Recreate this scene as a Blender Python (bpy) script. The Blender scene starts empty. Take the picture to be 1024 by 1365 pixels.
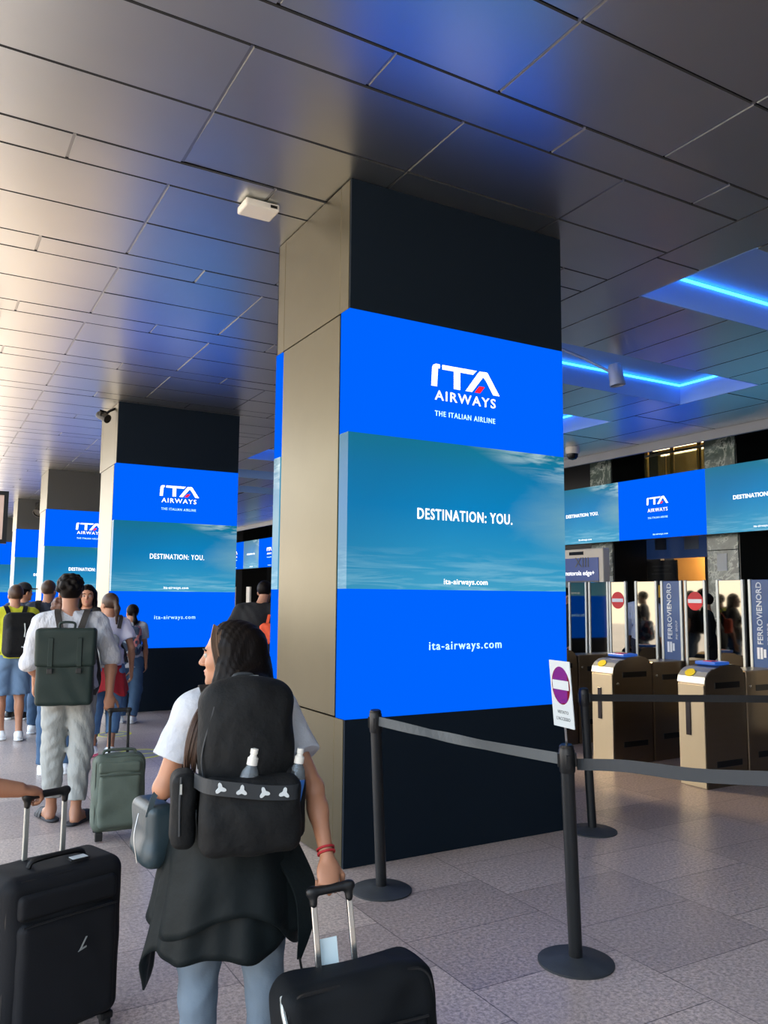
import bpy, bmesh, math, random
import numpy as np
from mathutils import Vector, Matrix
random.seed(7)
C = bpy.context.scene.collection
PI = math.pi
CEIL = 4.414            # ceiling height

# ---------------------------------------------------------------- camera, sky, lights, exposure
cam_data = bpy.data.cameras.new('camera')
cam = bpy.data.objects.new('camera', cam_data); C.objects.link(cam)
cam_data.sensor_fit = 'HORIZONTAL'; cam_data.sensor_width = 36.0
cam_data.lens = 1076.57 / 1024 * 36.0
cam_data.clip_start = 0.05; cam_data.clip_end = 400
_yaw, _pit, _rol = 0.5186, 0.1044, 0.0082
_f = Vector((math.sin(_yaw)*math.cos(_pit), math.cos(_yaw)*math.cos(_pit), math.sin(_pit)))
_r = Vector((math.cos(_yaw), -math.sin(_yaw), 0)); _u = _r.cross(_f)
_r2 = _r*math.cos(_rol) + _u*math.sin(_rol); _u2 = -_r*math.sin(_rol) + _u*math.cos(_rol)
cam.matrix_world = Matrix(((_r2.x, _u2.x, -_f.x, 0), (_r2.y, _u2.y, -_f.y, 0), (_r2.z, _u2.z, -_f.z, 1.65), (0, 0, 0, 1)))
bpy.context.scene.camera = cam
vs = bpy.context.scene.view_settings
vs.view_transform = 'Standard'; vs.look = 'None'; vs.gamma = 1.0; vs.use_curve_mapping = False
vs.exposure = 0.0
bpy.context.scene.display_settings.display_device = 'sRGB'

world = bpy.data.worlds.new('sky'); bpy.context.scene.world = world; world.use_nodes = True
_n = world.node_tree.nodes; _l = world.node_tree.links
_bg = _n['Background']
_tc = _n.new('ShaderNodeTexCoord'); _sep = _n.new('ShaderNodeSeparateXYZ'); _l.new(_tc.outputs['Generated'], _sep.inputs[0])
_rp = _n.new('ShaderNodeValToRGB'); _l.new(_sep.outputs['Z'], _rp.inputs[0])
_rp.color_ramp.elements[0].position = 0.0; _rp.color_ramp.elements[0].color = (1.0, 0.90, 0.77, 1)
_rp.color_ramp.elements[1].position = 0.5; _rp.color_ramp.elements[1].color = (0.55, 0.75, 1.0, 1)
_l.new(_rp.outputs[0], _bg.inputs[0]); _bg.inputs[1].default_value = 6.0

def lamp(name, kind, loc, energy, color, target=None, **kw):
    d = bpy.data.lights.new(name, kind); d.energy = energy; d.color = color
    for k, v in kw.items(): setattr(d, k, v)
    o = bpy.data.objects.new(name, d); C.objects.link(o); o.location = loc
    if target is not None:
        o.rotation_euler = (Vector(target) - Vector(loc)).to_track_quat('-Z', 'Y').to_euler()
    return o

lamp('sun', 'SUN', (-20, 10, 20), 15.0, (1.0, 0.80, 0.42), target=(-20+1.0, 10-0.15, 20-1.9), angle=0.02)

# ---------------------------------------------------------------- materials
def L(h):
    h = h.lstrip('#'); v = [int(h[i:i+2], 16)/255 for i in (0, 2, 4)]
    return tuple(c/12.92 if c <= 0.04045 else ((c+0.055)/1.055)**2.4 for c in v) + (1,)
def mat(name, col, rough=0.6, metal=0.0, var=None, bump=None, emit=None, trans=0.0, ior=1.45, coord='Object', spec=0.5, sheen=0.0, stretch=(1, 1, 1), alpha=None):
    m = bpy.data.materials.new(name); m.use_nodes = True
    nt = m.node_tree; b = nt.nodes['Principled BSDF']
    c = L(col) if isinstance(col, str) else tuple(col) + (1,)
    b.inputs['Base Color'].default_value = c
    b.inputs['Roughness'].default_value = rough; b.inputs['Metallic'].default_value = metal
    b.inputs['Specular IOR Level'].default_value = spec
    b.inputs['Transmission Weight'].default_value = trans; b.inputs['IOR'].default_value = ior
    if sheen: b.inputs['Sheen Weight'].default_value = sheen
    if emit: b.inputs['Emission Color'].default_value = L(emit[0]) if isinstance(emit[0], str) else tuple(emit[0]) + (1,); b.inputs['Emission Strength'].default_value = emit[1]
    if alpha is not None: b.inputs['Alpha'].default_value = alpha
    if var or bump:
        tc = nt.nodes.new('ShaderNodeTexCoord'); mp = nt.nodes.new('ShaderNodeMapping')
        nt.links.new(tc.outputs[coord], mp.inputs[0]); mp.inputs['Scale'].default_value = stretch
    if var:
        nz = nt.nodes.new('ShaderNodeTexNoise'); nz.inputs['Scale'].default_value = var[0]; nz.inputs['Detail'].default_value = 5
        nt.links.new(mp.outputs[0], nz.inputs['Vector'])
        mx = nt.nodes.new('ShaderNodeMix'); mx.data_type = 'RGBA'
        a = var[1]
        mx.inputs['A'].default_value = tuple(x*(1-a) for x in c[:3]) + (1,)
        mx.inputs['B'].default_value = tuple(min(1, x*(1+a)) for x in c[:3]) + (1,)
        nt.links.new(nz.outputs['Fac'], mx.inputs['Factor']); nt.links.new(mx.outputs['Result'], b.inputs['Base Color'])
    if bump:
        nz = nt.nodes.new('ShaderNodeTexNoise'); nz.inputs['Scale'].default_value = bump[0]; nz.inputs['Detail'].default_value = 4
        nt.links.new(mp.outputs[0], nz.inputs['Vector'])
        bp = nt.nodes.new('ShaderNodeBump'); bp.inputs['Strength'].default_value = bump[1]; bp.inputs['Distance'].default_value = bump[2] if len(bump) > 2 else 0.01
        nt.links.new(nz.outputs['Fac'], bp.inputs['Height']); nt.links.new(bp.outputs[0], b.inputs['Normal'])
    return m

M = {}
M['ceiling'] = mat('ceiling_aluminium', '#cfd1ce', 0.33, 1.0, var=(0.9, 0.08), stretch=(1, 1, 1))
M['joint'] = mat('ceiling_joint_strip', '#a8a9a8', 0.35, 1.0)
M['gap_shade'] = mat('ceiling_gap_shade', '#3c3f42', 0.8)  # shade of the joints between panels, painted on the panel edges
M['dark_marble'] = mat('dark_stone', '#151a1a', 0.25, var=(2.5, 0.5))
M['back_wall'] = mat('light_block_paint', '#7d8894', 0.7)
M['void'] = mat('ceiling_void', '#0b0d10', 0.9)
M['recess'] = mat('recess_blue_lit', '#86abde', 0.5)  # blue of the strip light is put into the recess wall colour
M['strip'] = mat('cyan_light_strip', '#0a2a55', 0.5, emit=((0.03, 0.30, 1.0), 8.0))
M['fascia'] = mat('fascia_grey', '#8e9299', 0.5, 0.3)
M['soffit'] = mat('soffit_dark', '#33363a', 0.6)
M['clad'] = mat('pillar_brass_grey', '#5f5947', 0.40, 1.0, var=(2.2, 0.10), bump=(7, 0.05, 0.01))
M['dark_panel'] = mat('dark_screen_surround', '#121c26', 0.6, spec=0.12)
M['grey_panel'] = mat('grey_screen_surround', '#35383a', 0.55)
M['black'] = mat('black_plastic', '#090b0d', 0.45)
M['stanchion'] = mat('stanchion_black', '#0d1115', 0.38, var=(30, 0.2))
M['base_plate'] = mat('stanchion_base_rubber', '#2b2f33', 0.6, var=(14, 0.45), bump=(40, 0.15, 0.004))
M['belt'] = mat('belt_webbing', '#4b4f51', 0.7, bump=(220, 0.2, 0.002))
M['belt_dark'] = mat('belt_webbing_dark', '#0a0c0f', 0.7)
M['belt_mid'] = mat('belt_webbing_charcoal', '#25292d', 0.7)
M['white'] = mat('white_board', '#b2babd', 0.5)
M['white_plastic'] = mat('white_plastic', '#d2d0c8', 0.45)
M['steel'] = mat('brushed_steel', '#b5a88f', 0.48, 0.55, var=(5, 0.06), stretch=(8, 1, 0.3))
M['bronze'] = mat('gate_side_bronze', '#8c7e6c', 0.32, 1.0, var=(4, 0.08), stretch=(0.6, 1, 8))
M['alu'] = mat('aluminium_edge', '#b4b8b4', 0.45, 0.8)
M['chrome'] = mat('chrome_tube', '#c8c8c6', 0.22, 1.0)
M['slot'] = mat('dark_slot', '#08090a', 0.3)
M['reader'] = mat('reader_window', '#1d0e0a', 0.15)
M['yellow'] = mat('yellow_sticker', '#d8c21e', 0.5)
M['blue_led'] = mat('gate_display_blue', '#1c4c9c', 0.3, emit=('#2b5fc0', 0.55))
M['gate_blue'] = mat('gate_panel_blue', '#2c4f86', 0.35)
M['red_sign'] = mat('red_sign', '#c8262c', 0.5)
M['mirror_glass'] = mat('tinted_gate_glass', '#7d776b', 0.03, 1.0)
M['marble'] = None
M['dark_wall'] = mat('dark_wall_paint', '#0c0f12', 0.5, var=(1.5, 0.4))
M['skin'] = mat('skin', '#a07258', 0.5, var=(14, 0.08), bump=(160, 0.06, 0.002))
M['skin_tan'] = mat('skin_tan', '#946850', 0.5, var=(14, 0.08), bump=(160, 0.06, 0.002))
M['lip'] = mat('lip', '#a8645a', 0.45)
M['eye'] = mat('eye_white', '#8f8a82', 0.3)
M['iris'] = mat('iris_brown', '#2a1a10', 0.2)
M['hair_dark'] = mat('hair_dark_brown', '#0d0908', 0.5, var=(60, 0.5), bump=(220, 0.4, 0.003), stretch=(1, 1, 0.04), spec=0.12)
M['hair_brown'] = mat('hair_brown', '#3a271c', 0.45, var=(60, 0.5), stretch=(1, 1, 0.1))
M['hair_light'] = mat('hair_light_lock', '#4d3a2b', 0.45, var=(80, 0.4), stretch=(1, 1, 0.06))
M['hair_red'] = mat('hair_auburn', '#4a2a1c', 0.5, var=(40, 0.4))
M['tee_white'] = mat('white_cotton', '#a9aeb6', 0.85, var=(6, 0.05), bump=(16, 0.7, 0.02))
M['shirt_white'] = mat('white_linen', '#aeb1b8', 0.85, var=(5, 0.06), bump=(13, 1.0, 0.035), stretch=(1, 1, 0.45))
M['tee_lilac'] = mat('pale_lilac_cotton', '#c9c8d6', 0.8, bump=(20, 0.4, 0.01))
M['tee_lime'] = mat('lime_cotton', '#b9bd2c', 0.8, bump=(20, 0.4, 0.01))
M['navy_cloth'] = mat('navy_cloth', '#1b2436', 0.8, bump=(18, 0.5, 0.012))
M['black_cloth'] = mat('black_cloth', '#0b0e11', 0.8, var=(8, 0.2), bump=(22, 0.4, 0.01))
M['jacket'] = mat('black_teal_nylon', '#0a1214', 0.6, spec=0.2, var=(5, 0.25), bump=(16, 0.4, 0.012))
M['pack_black'] = mat('black_pack_fabric', '#090c0e', 0.75, var=(10, 0.2), bump=(14, 0.6, 0.02), spec=0.3)
M['pack_tape'] = mat('dark_tape', '#23282c', 0.6)
M['tape_mark'] = mat('pale_tape_mark', '#b9c0c2', 0.6)
M['pack_green'] = mat('dark_green_leather', '#1d2a27', 0.5, spec=0.25, var=(7, 0.2), bump=(60, 0.15, 0.004))
M['strap_brown'] = mat('dark_brown_strap', '#2a2623', 0.6)
M['grey_cloth'] = mat('pale_grey_linen', '#8f9391', 0.85, var=(4, 0.07), bump=(12, 0.9, 0.03), stretch=(1, 1, 0.5))
M['jeans_pale'] = mat('pale_blue_denim', '#62707d', 0.8, var=(7, 0.22), bump=(20, 0.45, 0.012))
M['jeans_blue'] = mat('blue_denim', '#4d6f93', 0.8, var=(7, 0.2), bump=(20, 0.4, 0.012))
M['jeans_dark'] = mat('dark_blue_denim', '#33506f', 0.8, var=(7, 0.2), bump=(20, 0.4, 0.012))
M['shorts_blue'] = mat('blue_grey_shorts', '#5d7896', 0.8, bump=(18, 0.4, 0.012))
M['red_cloth'] = mat('red_cloth', '#9c1c26', 0.75, bump=(16, 0.5, 0.015))
M['shoe_white'] = mat('white_shoe', '#d8dde0', 0.55)
M['shoe_pink'] = mat('pink_shoe_accent', '#d76a86', 0.55)
M['sandal'] = mat('dark_sandal', '#23262c', 0.6)
M['teal_leather'] = mat('dark_teal_leather', '#26363d', 0.4, var=(9, 0.25), bump=(50, 0.2, 0.004))
M['case_black'] = mat('charcoal_case_fabric', '#111317', 0.75, spec=0.25, var=(8, 0.15), bump=(180, 0.2, 0.003))
M['case_ink'] = mat('ink_case_fabric', '#0b0e11', 0.75, spec=0.2, var=(8, 0.15), bump=(180, 0.2, 0.003))
M['case_green'] = mat('grey_green_case_fabric', '#49544b', 0.7, var=(6, 0.14), bump=(14, 0.5, 0.012))
M['case_green_trim'] = mat('dark_green_case_trim', '#3b453d', 0.65)
M['bottle'] = mat('clear_bottle', '#d9e6ef', 0.08, trans=0.85, ior=1.33)
M['label_blue'] = mat('blue_bottle_label', '#2c6fc0', 0.5)
M['orange'] = mat('orange_cloth', '#d8532c', 0.7)
M['cap_white'] = mat('white_cap', '#c8ccd8', 0.8, var=(12, 0.2))
M['shirt_sky'] = mat('pale_blue_shirt', '#a9b8d2', 0.8)
M['cap_black'] = mat('black_cap', '#14161a', 0.7)
M['letter'] = mat('lit_letter', '#ffffff', 0.5, emit=((1, 1, 1), 0.95))
M['letter_cyan'] = mat('lit_letter_cyan', '#bff0ff', 0.5, emit=('#b9f2ff', 0.9))
M['logo_red'] = mat('lit_logo_red', '#e01b2f', 0.5, emit=('#e0182e', 1.0))
M['screen_blue'] = mat('screen_blue', '#000000', 0.5, spec=0.0, emit=((0.0, 0.127, 1.0), 1.0))
M['letter_white'] = mat('printed_white', '#d8e0ea', 0.6)
M['print_grey'] = mat('printed_grey', '#4c5356', 0.6)

def node_material(name):
    m = bpy.data.materials.new(name); m.use_nodes = True
    return m, m.node_tree, m.node_tree.nodes['Principled BSDF']
def mk_sky_screen():
    # the advert's photograph of a teal sky, shown on the LED screens (UV 0..1 across the picture)
    m, nt, b = node_material('screen_sky'); N = nt.nodes; K = nt.links
    b.inputs['Base Color'].default_value = L('#02121a'); b.inputs['Roughness'].default_value = 0.45; b.inputs['Specular IOR Level'].default_value = 0.25
    uv = N.new('ShaderNodeTexCoord'); sp = N.new('ShaderNodeSeparateXYZ'); K.new(uv.outputs['UV'], sp.inputs[0])
    def ramp(src, stops):
        r = N.new('ShaderNodeValToRGB'); K.new(src, r.inputs[0]); e = r.color_ramp.elements
        while len(e) < len(stops): e.new(0.5)
        for q, (p, c) in zip(e, stops): q.position = p; q.color = c if not isinstance(c, str) else L(c)
        return r.outputs[0]
    def mix(f, a, c, kind='MIX'):
        x = N.new('ShaderNodeMix'); x.data_type = 'RGBA'; x.blend_type = kind
        if isinstance(f, float): x.inputs['Factor'].default_value = f
        else: K.new(f, x.inputs['Factor'])
        for s, v in (('A', a), ('B', c)):
            if isinstance(v, str): x.inputs[s].default_value = L(v)
            else: K.new(v, x.inputs[s])
        return x.outputs['Result']
    def noise(scale, sc, det=6, rough=0.6, loc=(0, 0, 0)):
        mp = N.new('ShaderNodeMapping'); K.new(uv.outputs['UV'], mp.inputs[0]); mp.inputs['Scale'].default_value = sc; mp.inputs['Location'].default_value = loc
        mp.inputs['Rotation'].default_value = (0, 0, 0.12)
        t = N.new('ShaderNodeTexNoise'); t.inputs['Scale'].default_value = scale; t.inputs['Detail'].default_value = det; t.inputs['Roughness'].default_value = rough
        t.inputs['Distortion'].default_value = 0.6
        K.new(mp.outputs[0], t.inputs['Vector']); return t.outputs['Fac']
    def mathn(op, a, c):
        x = N.new('ShaderNodeMath'); x.operation = op
        for i, v in enumerate((a, c)):
            if isinstance(v, float): x.inputs[i].default_value = v
            else: K.new(v, x.inputs[i])
        return x.outputs[0]
    base = ramp(sp.outputs['Y'], [(0.0, '#3f9fc6'), (0.22, '#2a92c0'), (0.55, '#0080be'), (0.8, '#0878ac'), (1.0, '#0f7590')])
    left = ramp(mathn('ADD', sp.outputs['X'], mathn('MULTIPLY', sp.outputs['Y'], -0.25)), [(-0.0, (1, 1, 1, 1)), (0.35, (0, 0, 0, 1))])
    base = mix(mathn('MULTIPLY', left, 0.35), base, '#0b5f8a')
    # haze at the right edge
    dx = mathn('SUBTRACT', sp.outputs['X'], 1.05); dy = mathn('SUBTRACT', sp.outputs['Y'], 0.52)
    rr = mathn('SQRT', mathn('ADD', mathn('MULTIPLY', dx, dx), mathn('MULTIPLY', dy, dy)), 0.0)
    hz = ramp(mathn('ADD', rr, mathn('MULTIPLY', noise(4, (1, 1.6, 1)), 0.25)), [(0.12, (1, 1, 1, 1)), (0.5, (0, 0, 0, 1))])
    col = mix(mathn('MULTIPLY', hz, 0.75), base, '#8ab4b4')
    # streaks of cloud along the bottom and one at the top right
    st = ramp(noise(3.0, (1.0, 6.0, 1)), [(0.45, (0, 0, 0, 1)), (0.72, (1, 1, 1, 1))])
    bot = ramp(sp.outputs['Y'], [(0.0, (1, 1, 1, 1)), (0.30, (0, 0, 0, 1))])
    col = mix(mathn('MULTIPLY', mathn('MULTIPLY', st, bot), 0.75), col, '#a9dceb')
    tr = ramp(mathn('ADD', mathn('MULTIPLY', sp.outputs['X'], 0.8), mathn('MULTIPLY', sp.outputs['Y'], 1.0)), [(1.45, (0, 0, 0, 1)), (1.0, (1, 1, 1, 1))]) if False else ramp(mathn('MULTIPLY', sp.outputs['X'], mathn('MULTIPLY', sp.outputs['Y'], sp.outputs['Y'])), [(0.5, (0, 0, 0, 1)), (0.82, (1, 1, 1, 1))])
    st2 = ramp(noise(4.0, (1.0, 4.0, 1), loc=(3, 1, 0)), [(0.42, (0, 0, 0, 1)), (0.7, (1, 1, 1, 1))])
    col = mix(mathn('MULTIPLY', mathn('MULTIPLY', st2, tr), 0.95), col, '#d3ecec')
    K.new(col, b.inputs['Emission Color']); b.inputs['Emission Strength'].default_value = 1.0
    return m
M['screen_sky'] = mk_sky_screen()
def mk_floor():
    m, nt, b = node_material('granite_tiles'); N = nt.nodes; K = nt.links
    tc = N.new('ShaderNodeTexCoord'); sp = N.new('ShaderNodeSeparateXYZ'); K.new(tc.outputs['Object'], sp.inputs[0])
    cb = N.new('ShaderNodeCombineXYZ'); K.new(sp.outputs['Y'], cb.inputs[0]); K.new(sp.outputs['X'], cb.inputs[1])
    mp = N.new('ShaderNodeMapping'); mp.inputs['Location'].default_value = (0.31, 0.37, 0); K.new(cb.outputs[0], mp.inputs[0])
    br = N.new('ShaderNodeTexBrick'); K.new(mp.outputs[0], br.inputs['Vector'])
    br.inputs['Scale'].default_value = 1.0; br.inputs['Brick Width'].default_value = 0.54; br.inputs['Row Height'].default_value = 0.83
    br.inputs['Mortar Size'].default_value = 0.003; br.inputs['Mortar Smooth'].default_value = 0.3; br.inputs['Bias'].default_value = 0.0
    br.inputs['Color1'].default_value = L('#b0a29b'); br.inputs['Color2'].default_value = L('#978a86'); br.inputs['Mortar'].default_value = L('#5c5452')
    n1 = N.new('ShaderNodeTexNoise'); n1.inputs['Scale'].default_value = 55; n1.inputs['Detail'].default_value = 3; n1.inputs['Roughness'].default_value = 0.8; K.new(tc.outputs['Object'], n1.inputs['Vector'])
    r1 = N.new('ShaderNodeValToRGB'); K.new(n1.outputs['Fac'], r1.inputs[0]); r1.color_ramp.elements[0].position = 0.36; r1.color_ramp.elements[0].color = (0.32, 0.32, 0.33, 1); r1.color_ramp.elements[1].position = 0.64; r1.color_ramp.elements[1].color = (1.6, 1.58, 1.55, 1)
    mx = N.new('ShaderNodeMix'); mx.data_type = 'RGBA'; mx.blend_type = 'MULTIPLY'; mx.inputs['Factor'].default_value = 0.65
    K.new(br.outputs['Color'], mx.inputs['A']); K.new(r1.outputs[0], mx.inputs['B'])
    n2 = N.new('ShaderNodeTexNoise'); n2.inputs['Scale'].default_value = 1.3; n2.inputs['Detail'].default_value = 4; K.new(tc.outputs['Object'], n2.inputs['Vector'])
    r2 = N.new('ShaderNodeValToRGB'); K.new(n2.outputs['Fac'], r2.inputs[0]); r2.color_ramp.elements[0].color = (0.8, 0.8, 0.82, 1); r2.color_ramp.elements[1].color = (1.12, 1.1, 1.08, 1)
    m2 = N.new('ShaderNodeMix'); m2.data_type = 'RGBA'; m2.blend_type = 'MULTIPLY'; m2.inputs['Factor'].default_value = 1.0
    K.new(mx.outputs['Result'], m2.inputs['A']); K.new(r2.outputs[0], m2.inputs['B']); K.new(m2.outputs['Result'], b.inputs['Base Color'])
    mr = N.new('ShaderNodeMapRange'); K.new(n2.outputs['Fac'], mr.inputs[0]); mr.inputs[3].default_value = 0.24; mr.inputs[4].default_value = 0.44; K.new(mr.outputs[0], b.inputs['Roughness'])
    bp = N.new('ShaderNodeBump'); bp.inputs['Strength'].default_value = 0.25; bp.inputs['Distance'].default_value = 0.003; bp.invert = True; K.new(br.outputs['Fac'], bp.inputs['Height']); K.new(bp.outputs[0], b.inputs['Normal'])
    return m
M['floor'] = mk_floor()
def mk_marble():
    m, nt, b = node_material('green_marble'); N = nt.nodes; K = nt.links
    tc = N.new('ShaderNodeTexCoord'); n = N.new('ShaderNodeTexNoise'); n.inputs['Scale'].default_value = 1.6; n.inputs['Detail'].default_value = 10; n.inputs['Roughness'].default_value = 0.7; n.inputs['Distortion'].default_value = 0.9; K.new(tc.outputs['Object'], n.inputs['Vector'])
    r = N.new('ShaderNodeValToRGB'); K.new(n.outputs['Fac'], r.inputs[0]); e = r.color_ramp.elements
    e[0].position = 0.3; e[0].color = L('#27322f'); e[1].position = 0.5; e[1].color = L('#5d6c64')
    q = e.new(0.55); q.color = L('#aab5aa'); q = e.new(0.565); q.color = L('#47544e'); q = e.new(0.8); q.color = L('#2c3935')
    K.new(r.outputs[0], b.inputs['Base Color']); b.inputs['Roughness'].default_value = 0.22
    return m
M['marble'] = mk_marble()
def mk_red_film():
    m, nt, b = node_material('translucent_red_film'); N = nt.nodes; K = nt.links
    b.inputs['Base Color'].default_value = L('#8f1420'); b.inputs['Roughness'].default_value = 0.5; b.inputs['Specular IOR Level'].default_value = 0.1
    tr = N.new('ShaderNodeBsdfTransparent'); tr.inputs[0].default_value = (0.9, 0.6, 0.8, 1)
    mx = N.new('ShaderNodeMixShader'); mx.inputs[0].default_value = 0.62
    K.new(b.outputs[0], mx.inputs[1]); K.new(tr.outputs[0], mx.inputs[2]); K.new(mx.outputs[0], N['Material Output'].inputs[0])
    return m
M['red_film'] = mk_red_film()

# ---------------------------------------------------------------- object helpers
def put(name, me, material=None, parent=None, loc=None, rotz=None, smooth=False):
    o = bpy.data.objects.new(name, me); C.objects.link(o)
    if material is not None:
        me.materials.clear(); me.materials.append(material)
    if smooth:
        me.polygons.foreach_set('use_smooth', [True]*len(me.polygons))
    if parent is not None: o.parent = parent
    if loc is not None: o.location = loc
    if rotz is not None: o.rotation_euler = (0, 0, rotz)
    return o
def tag(o, label=None, cat=None, group=None, kind=None):
    if label: o['label'] = label
    if cat: o['category'] = cat
    if group: o['group'] = group
    if kind: o['kind'] = kind
    return o
def thing(name, label, cat, loc=(0, 0, 0), rotz=0.0, group=None):
    o = bpy.data.objects.new(name, None); C.objects.link(o); o.empty_display_size = 0.1
    o.location = loc; o.rotation_euler = (0, 0, rotz)
    return tag(o, label, cat, group)
class MB:
    """collects shapes into one mesh"""
    def __init__(s): s.bm = bmesh.new()
    def box(s, c, d, R=None, bev=0.0, seg=2):
        g = bmesh.ops.create_cube(s.bm, size=1.0); v = g['verts']
        bmesh.ops.scale(s.bm, vec=d, verts=v)
        if bev > 0:
            es = list({e for x in v for e in x.link_edges})
            r = bmesh.ops.bevel(s.bm, geom=es, offset=bev, segments=seg, profile=0.5, affect='EDGES')
            v = list({x for x in r['verts']} | {x for f in r['faces'] for x in f.verts})
            v = list(set(v) | set(g2 for f in r['faces'] for g2 in f.verts))
            # take the whole island
            seen = set(v); st = list(v)
            while st:
                a = st.pop()
                for e in a.link_edges:
                    b = e.other_vert(a)
                    if b not in seen: seen.add(b); st.append(b)
            v = list(seen)
        if R is not None: bmesh.ops.rotate(s.bm, cent=(0, 0, 0), matrix=R, verts=v)
        bmesh.ops.translate(s.bm, vec=c, verts=v)
        return s
    def lathe(s, prof, c=(0, 0, 0), n=32, R=None):
        rings = []
        for r, z in prof:
            ring = []
            for i in range(n):
                a = 2*PI*i/n; p = Vector((r*math.cos(a), r*math.sin(a), z))
                if R is not None: p = R @ p
                ring.append(s.bm.verts.new(p + Vector(c)))
            rings.append(ring)
        for a, b in zip(rings, rings[1:]):
            for i in range(n): s.bm.faces.new((a[i], a[(i+1) % n], b[(i+1) % n], b[i]))
        if prof[0][0] > 1e-6: s.bm.faces.new(rings[0][::-1])
        if prof[-1][0] > 1e-6: s.bm.faces.new(rings[-1])
        return s
    def sweep(s, pts, prof, up=None, scale=None):
        """sweep a closed 2-D profile along points; profile x runs along `up` x tangent side vector"""
        pts = [Vector(p) for p in pts]; rings = []; n = len(prof); side = None
        for i, p in enumerate(pts):
            t = (pts[min(i+1, len(pts)-1)] - pts[max(i-1, 0)]).normalized()
            if up is not None:
                w = up[i] if isinstance(up, list) else up
                w = Vector(w); w = (w - t*w.dot(t)).normalized()
            else:
                if side is None: side = t.orthogonal().normalized()
                side = (side - t*side.dot(t)).normalized(); w = side
            v = t.cross(w)
            k = 1.0 if scale is None else scale[i]
            rings.append([s.bm.verts.new(p + w*(x*k) + v*(y*k)) for x, y in prof])
        for a, b in zip(rings, rings[1:]):
            for i in range(n): s.bm.faces.new((a[i], a[(i+1) % n], b[(i+1) % n], b[i]))
        s.bm.faces.new(rings[0][::-1]); s.bm.faces.new(rings[-1])
        return s
    def tube(s, pts, r, n=12, scale=None):
        return s.sweep(pts, [(r*math.cos(2*PI*i/n), r*math.sin(2*PI*i/n)) for i in range(n)], scale=scale)
    def ribbon(s, pts, w, t, up):
        return s.sweep(pts, [(-w/2, -t/2), (w/2, -t/2), (w/2, t/2), (-w/2, t/2)], up=up)
    def prism(s, poly, f, depth_vec):
        """extrude a polygon: f maps (a, b) to 3-D, depth_vec is the extrusion"""
        d = Vector(depth_vec); A = [s.bm.verts.new(Vector(f(a, b))) for a, b in poly]; B = [s.bm.verts.new(v.co + d) for v in A]; n = len(A)
        s.bm.faces.new(A); s.bm.faces.new(B[::-1])
        for i in range(n): s.bm.faces.new((A[i], B[i], B[(i+1) % n], A[(i+1) % n]))
        return s
    def quad(s, pts, uv=None):
        f = s.bm.faces.new([s.bm.verts.new(p) for p in pts])
        if uv:
            ul = s.bm.loops.layers.uv.verify()
            for lp, c in zip(f.loops, uv): lp[ul].uv = c
        return s
    def mesh(s, name='mesh'):
        bmesh.ops.recalc_face_normals(s.bm, faces=s.bm.faces)
        me = bpy.data.meshes.new(name); s.bm.to_mesh(me); s.bm.free(); return me
    def build(s, name, material, parent=None, loc=None, rotz=None, smooth=False):
        o = put(name, s.mesh(name), material, parent, loc, rotz, False)
        if smooth: shade_auto(o.data)
        return o
def shade_auto(me, ang=0.7):
    me.polygons.foreach_set('use_smooth', [True]*len(me.polygons))
    try: me.set_sharp_from_angle(angle=ang)
    except Exception: pass
def struct(name, mb, material, **k):
    o = mb.build(name, material, **k); o['kind'] = 'structure'; return o
def spl(pts, n=6):
    """Catmull-Rom through points"""
    P = [Vector(p) for p in pts]; P = [2*P[0]-P[1]] + P + [2*P[-1]-P[-2]]; out = []
    for i in range(1, len(P)-2):
        for k in range(n):
            t = k/n; a, b, c, d = P[i-1], P[i], P[i+1], P[i+2]
            out.append(0.5*((2*b) + (c-a)*t + (2*a-5*b+4*c-d)*t*t + (3*b-a-3*c+d)*t**3))
    out.append(P[-2]); return out
def copy_tree(o, parent=None):
    c = o.copy(); C.objects.link(c)
    if parent is not None: c.parent = parent
    for ch in list(o.children): copy_tree(ch, c)
    return c
def text_obj(s, width, origin, U, V, material, parent=None, name='lettering', bold=0.0, space=1.0, depth=0.004, height=None):
    """letters centred at origin (parent space), running along U with V up, as wide as `width`"""
    cu = bpy.data.curves.new('txt', 'FONT'); cu.body = s; cu.offset = bold; cu.space_character = space; cu.align_x = 'LEFT'; cu.resolution_u = 3
    t = bpy.data.objects.new('txt', cu); C.objects.link(t)
    bpy.context.view_layer.update()
    me = bpy.data.meshes.new_from_object(t.evaluated_get(bpy.context.evaluated_depsgraph_get()))
    bpy.data.objects.remove(t); bpy.data.curves.remove(cu)
    co = np.empty(len(me.vertices)*3); me.vertices.foreach_get('co', co); co = co.reshape(-1, 3)
    lo, hi = co.min(0), co.max(0); k = width/(hi[0]-lo[0]); kv = k if height is None else height/(hi[1]-lo[1])
    U = np.array(Vector(U).normalized()); V = np.array(Vector(V).normalized()); Nn = np.cross(U, V)
    out = np.array(origin) + np.outer((co[:, 0]-(lo[0]+hi[0])/2)*k, U) + np.outer((co[:, 1]-(lo[1]+hi[1])/2)*kv, V)
    me.vertices.foreach_set('co', out.ravel()); me.update()
    if depth:
        bm = bmesh.new(); bm.from_mesh(me)
        r = bmesh.ops.extrude_face_region(bm, geom=list(bm.faces))
        vv = [g for g in r['geom'] if isinstance(g, bmesh.types.BMVert)]
        bmesh.ops.translate(bm, vec=Vector(Nn)*depth, verts=vv); bmesh.ops.recalc_face_normals(bm, faces=bm.faces)
        bm.to_mesh(me); bm.free()
    return put(name, me, material, parent)
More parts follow.
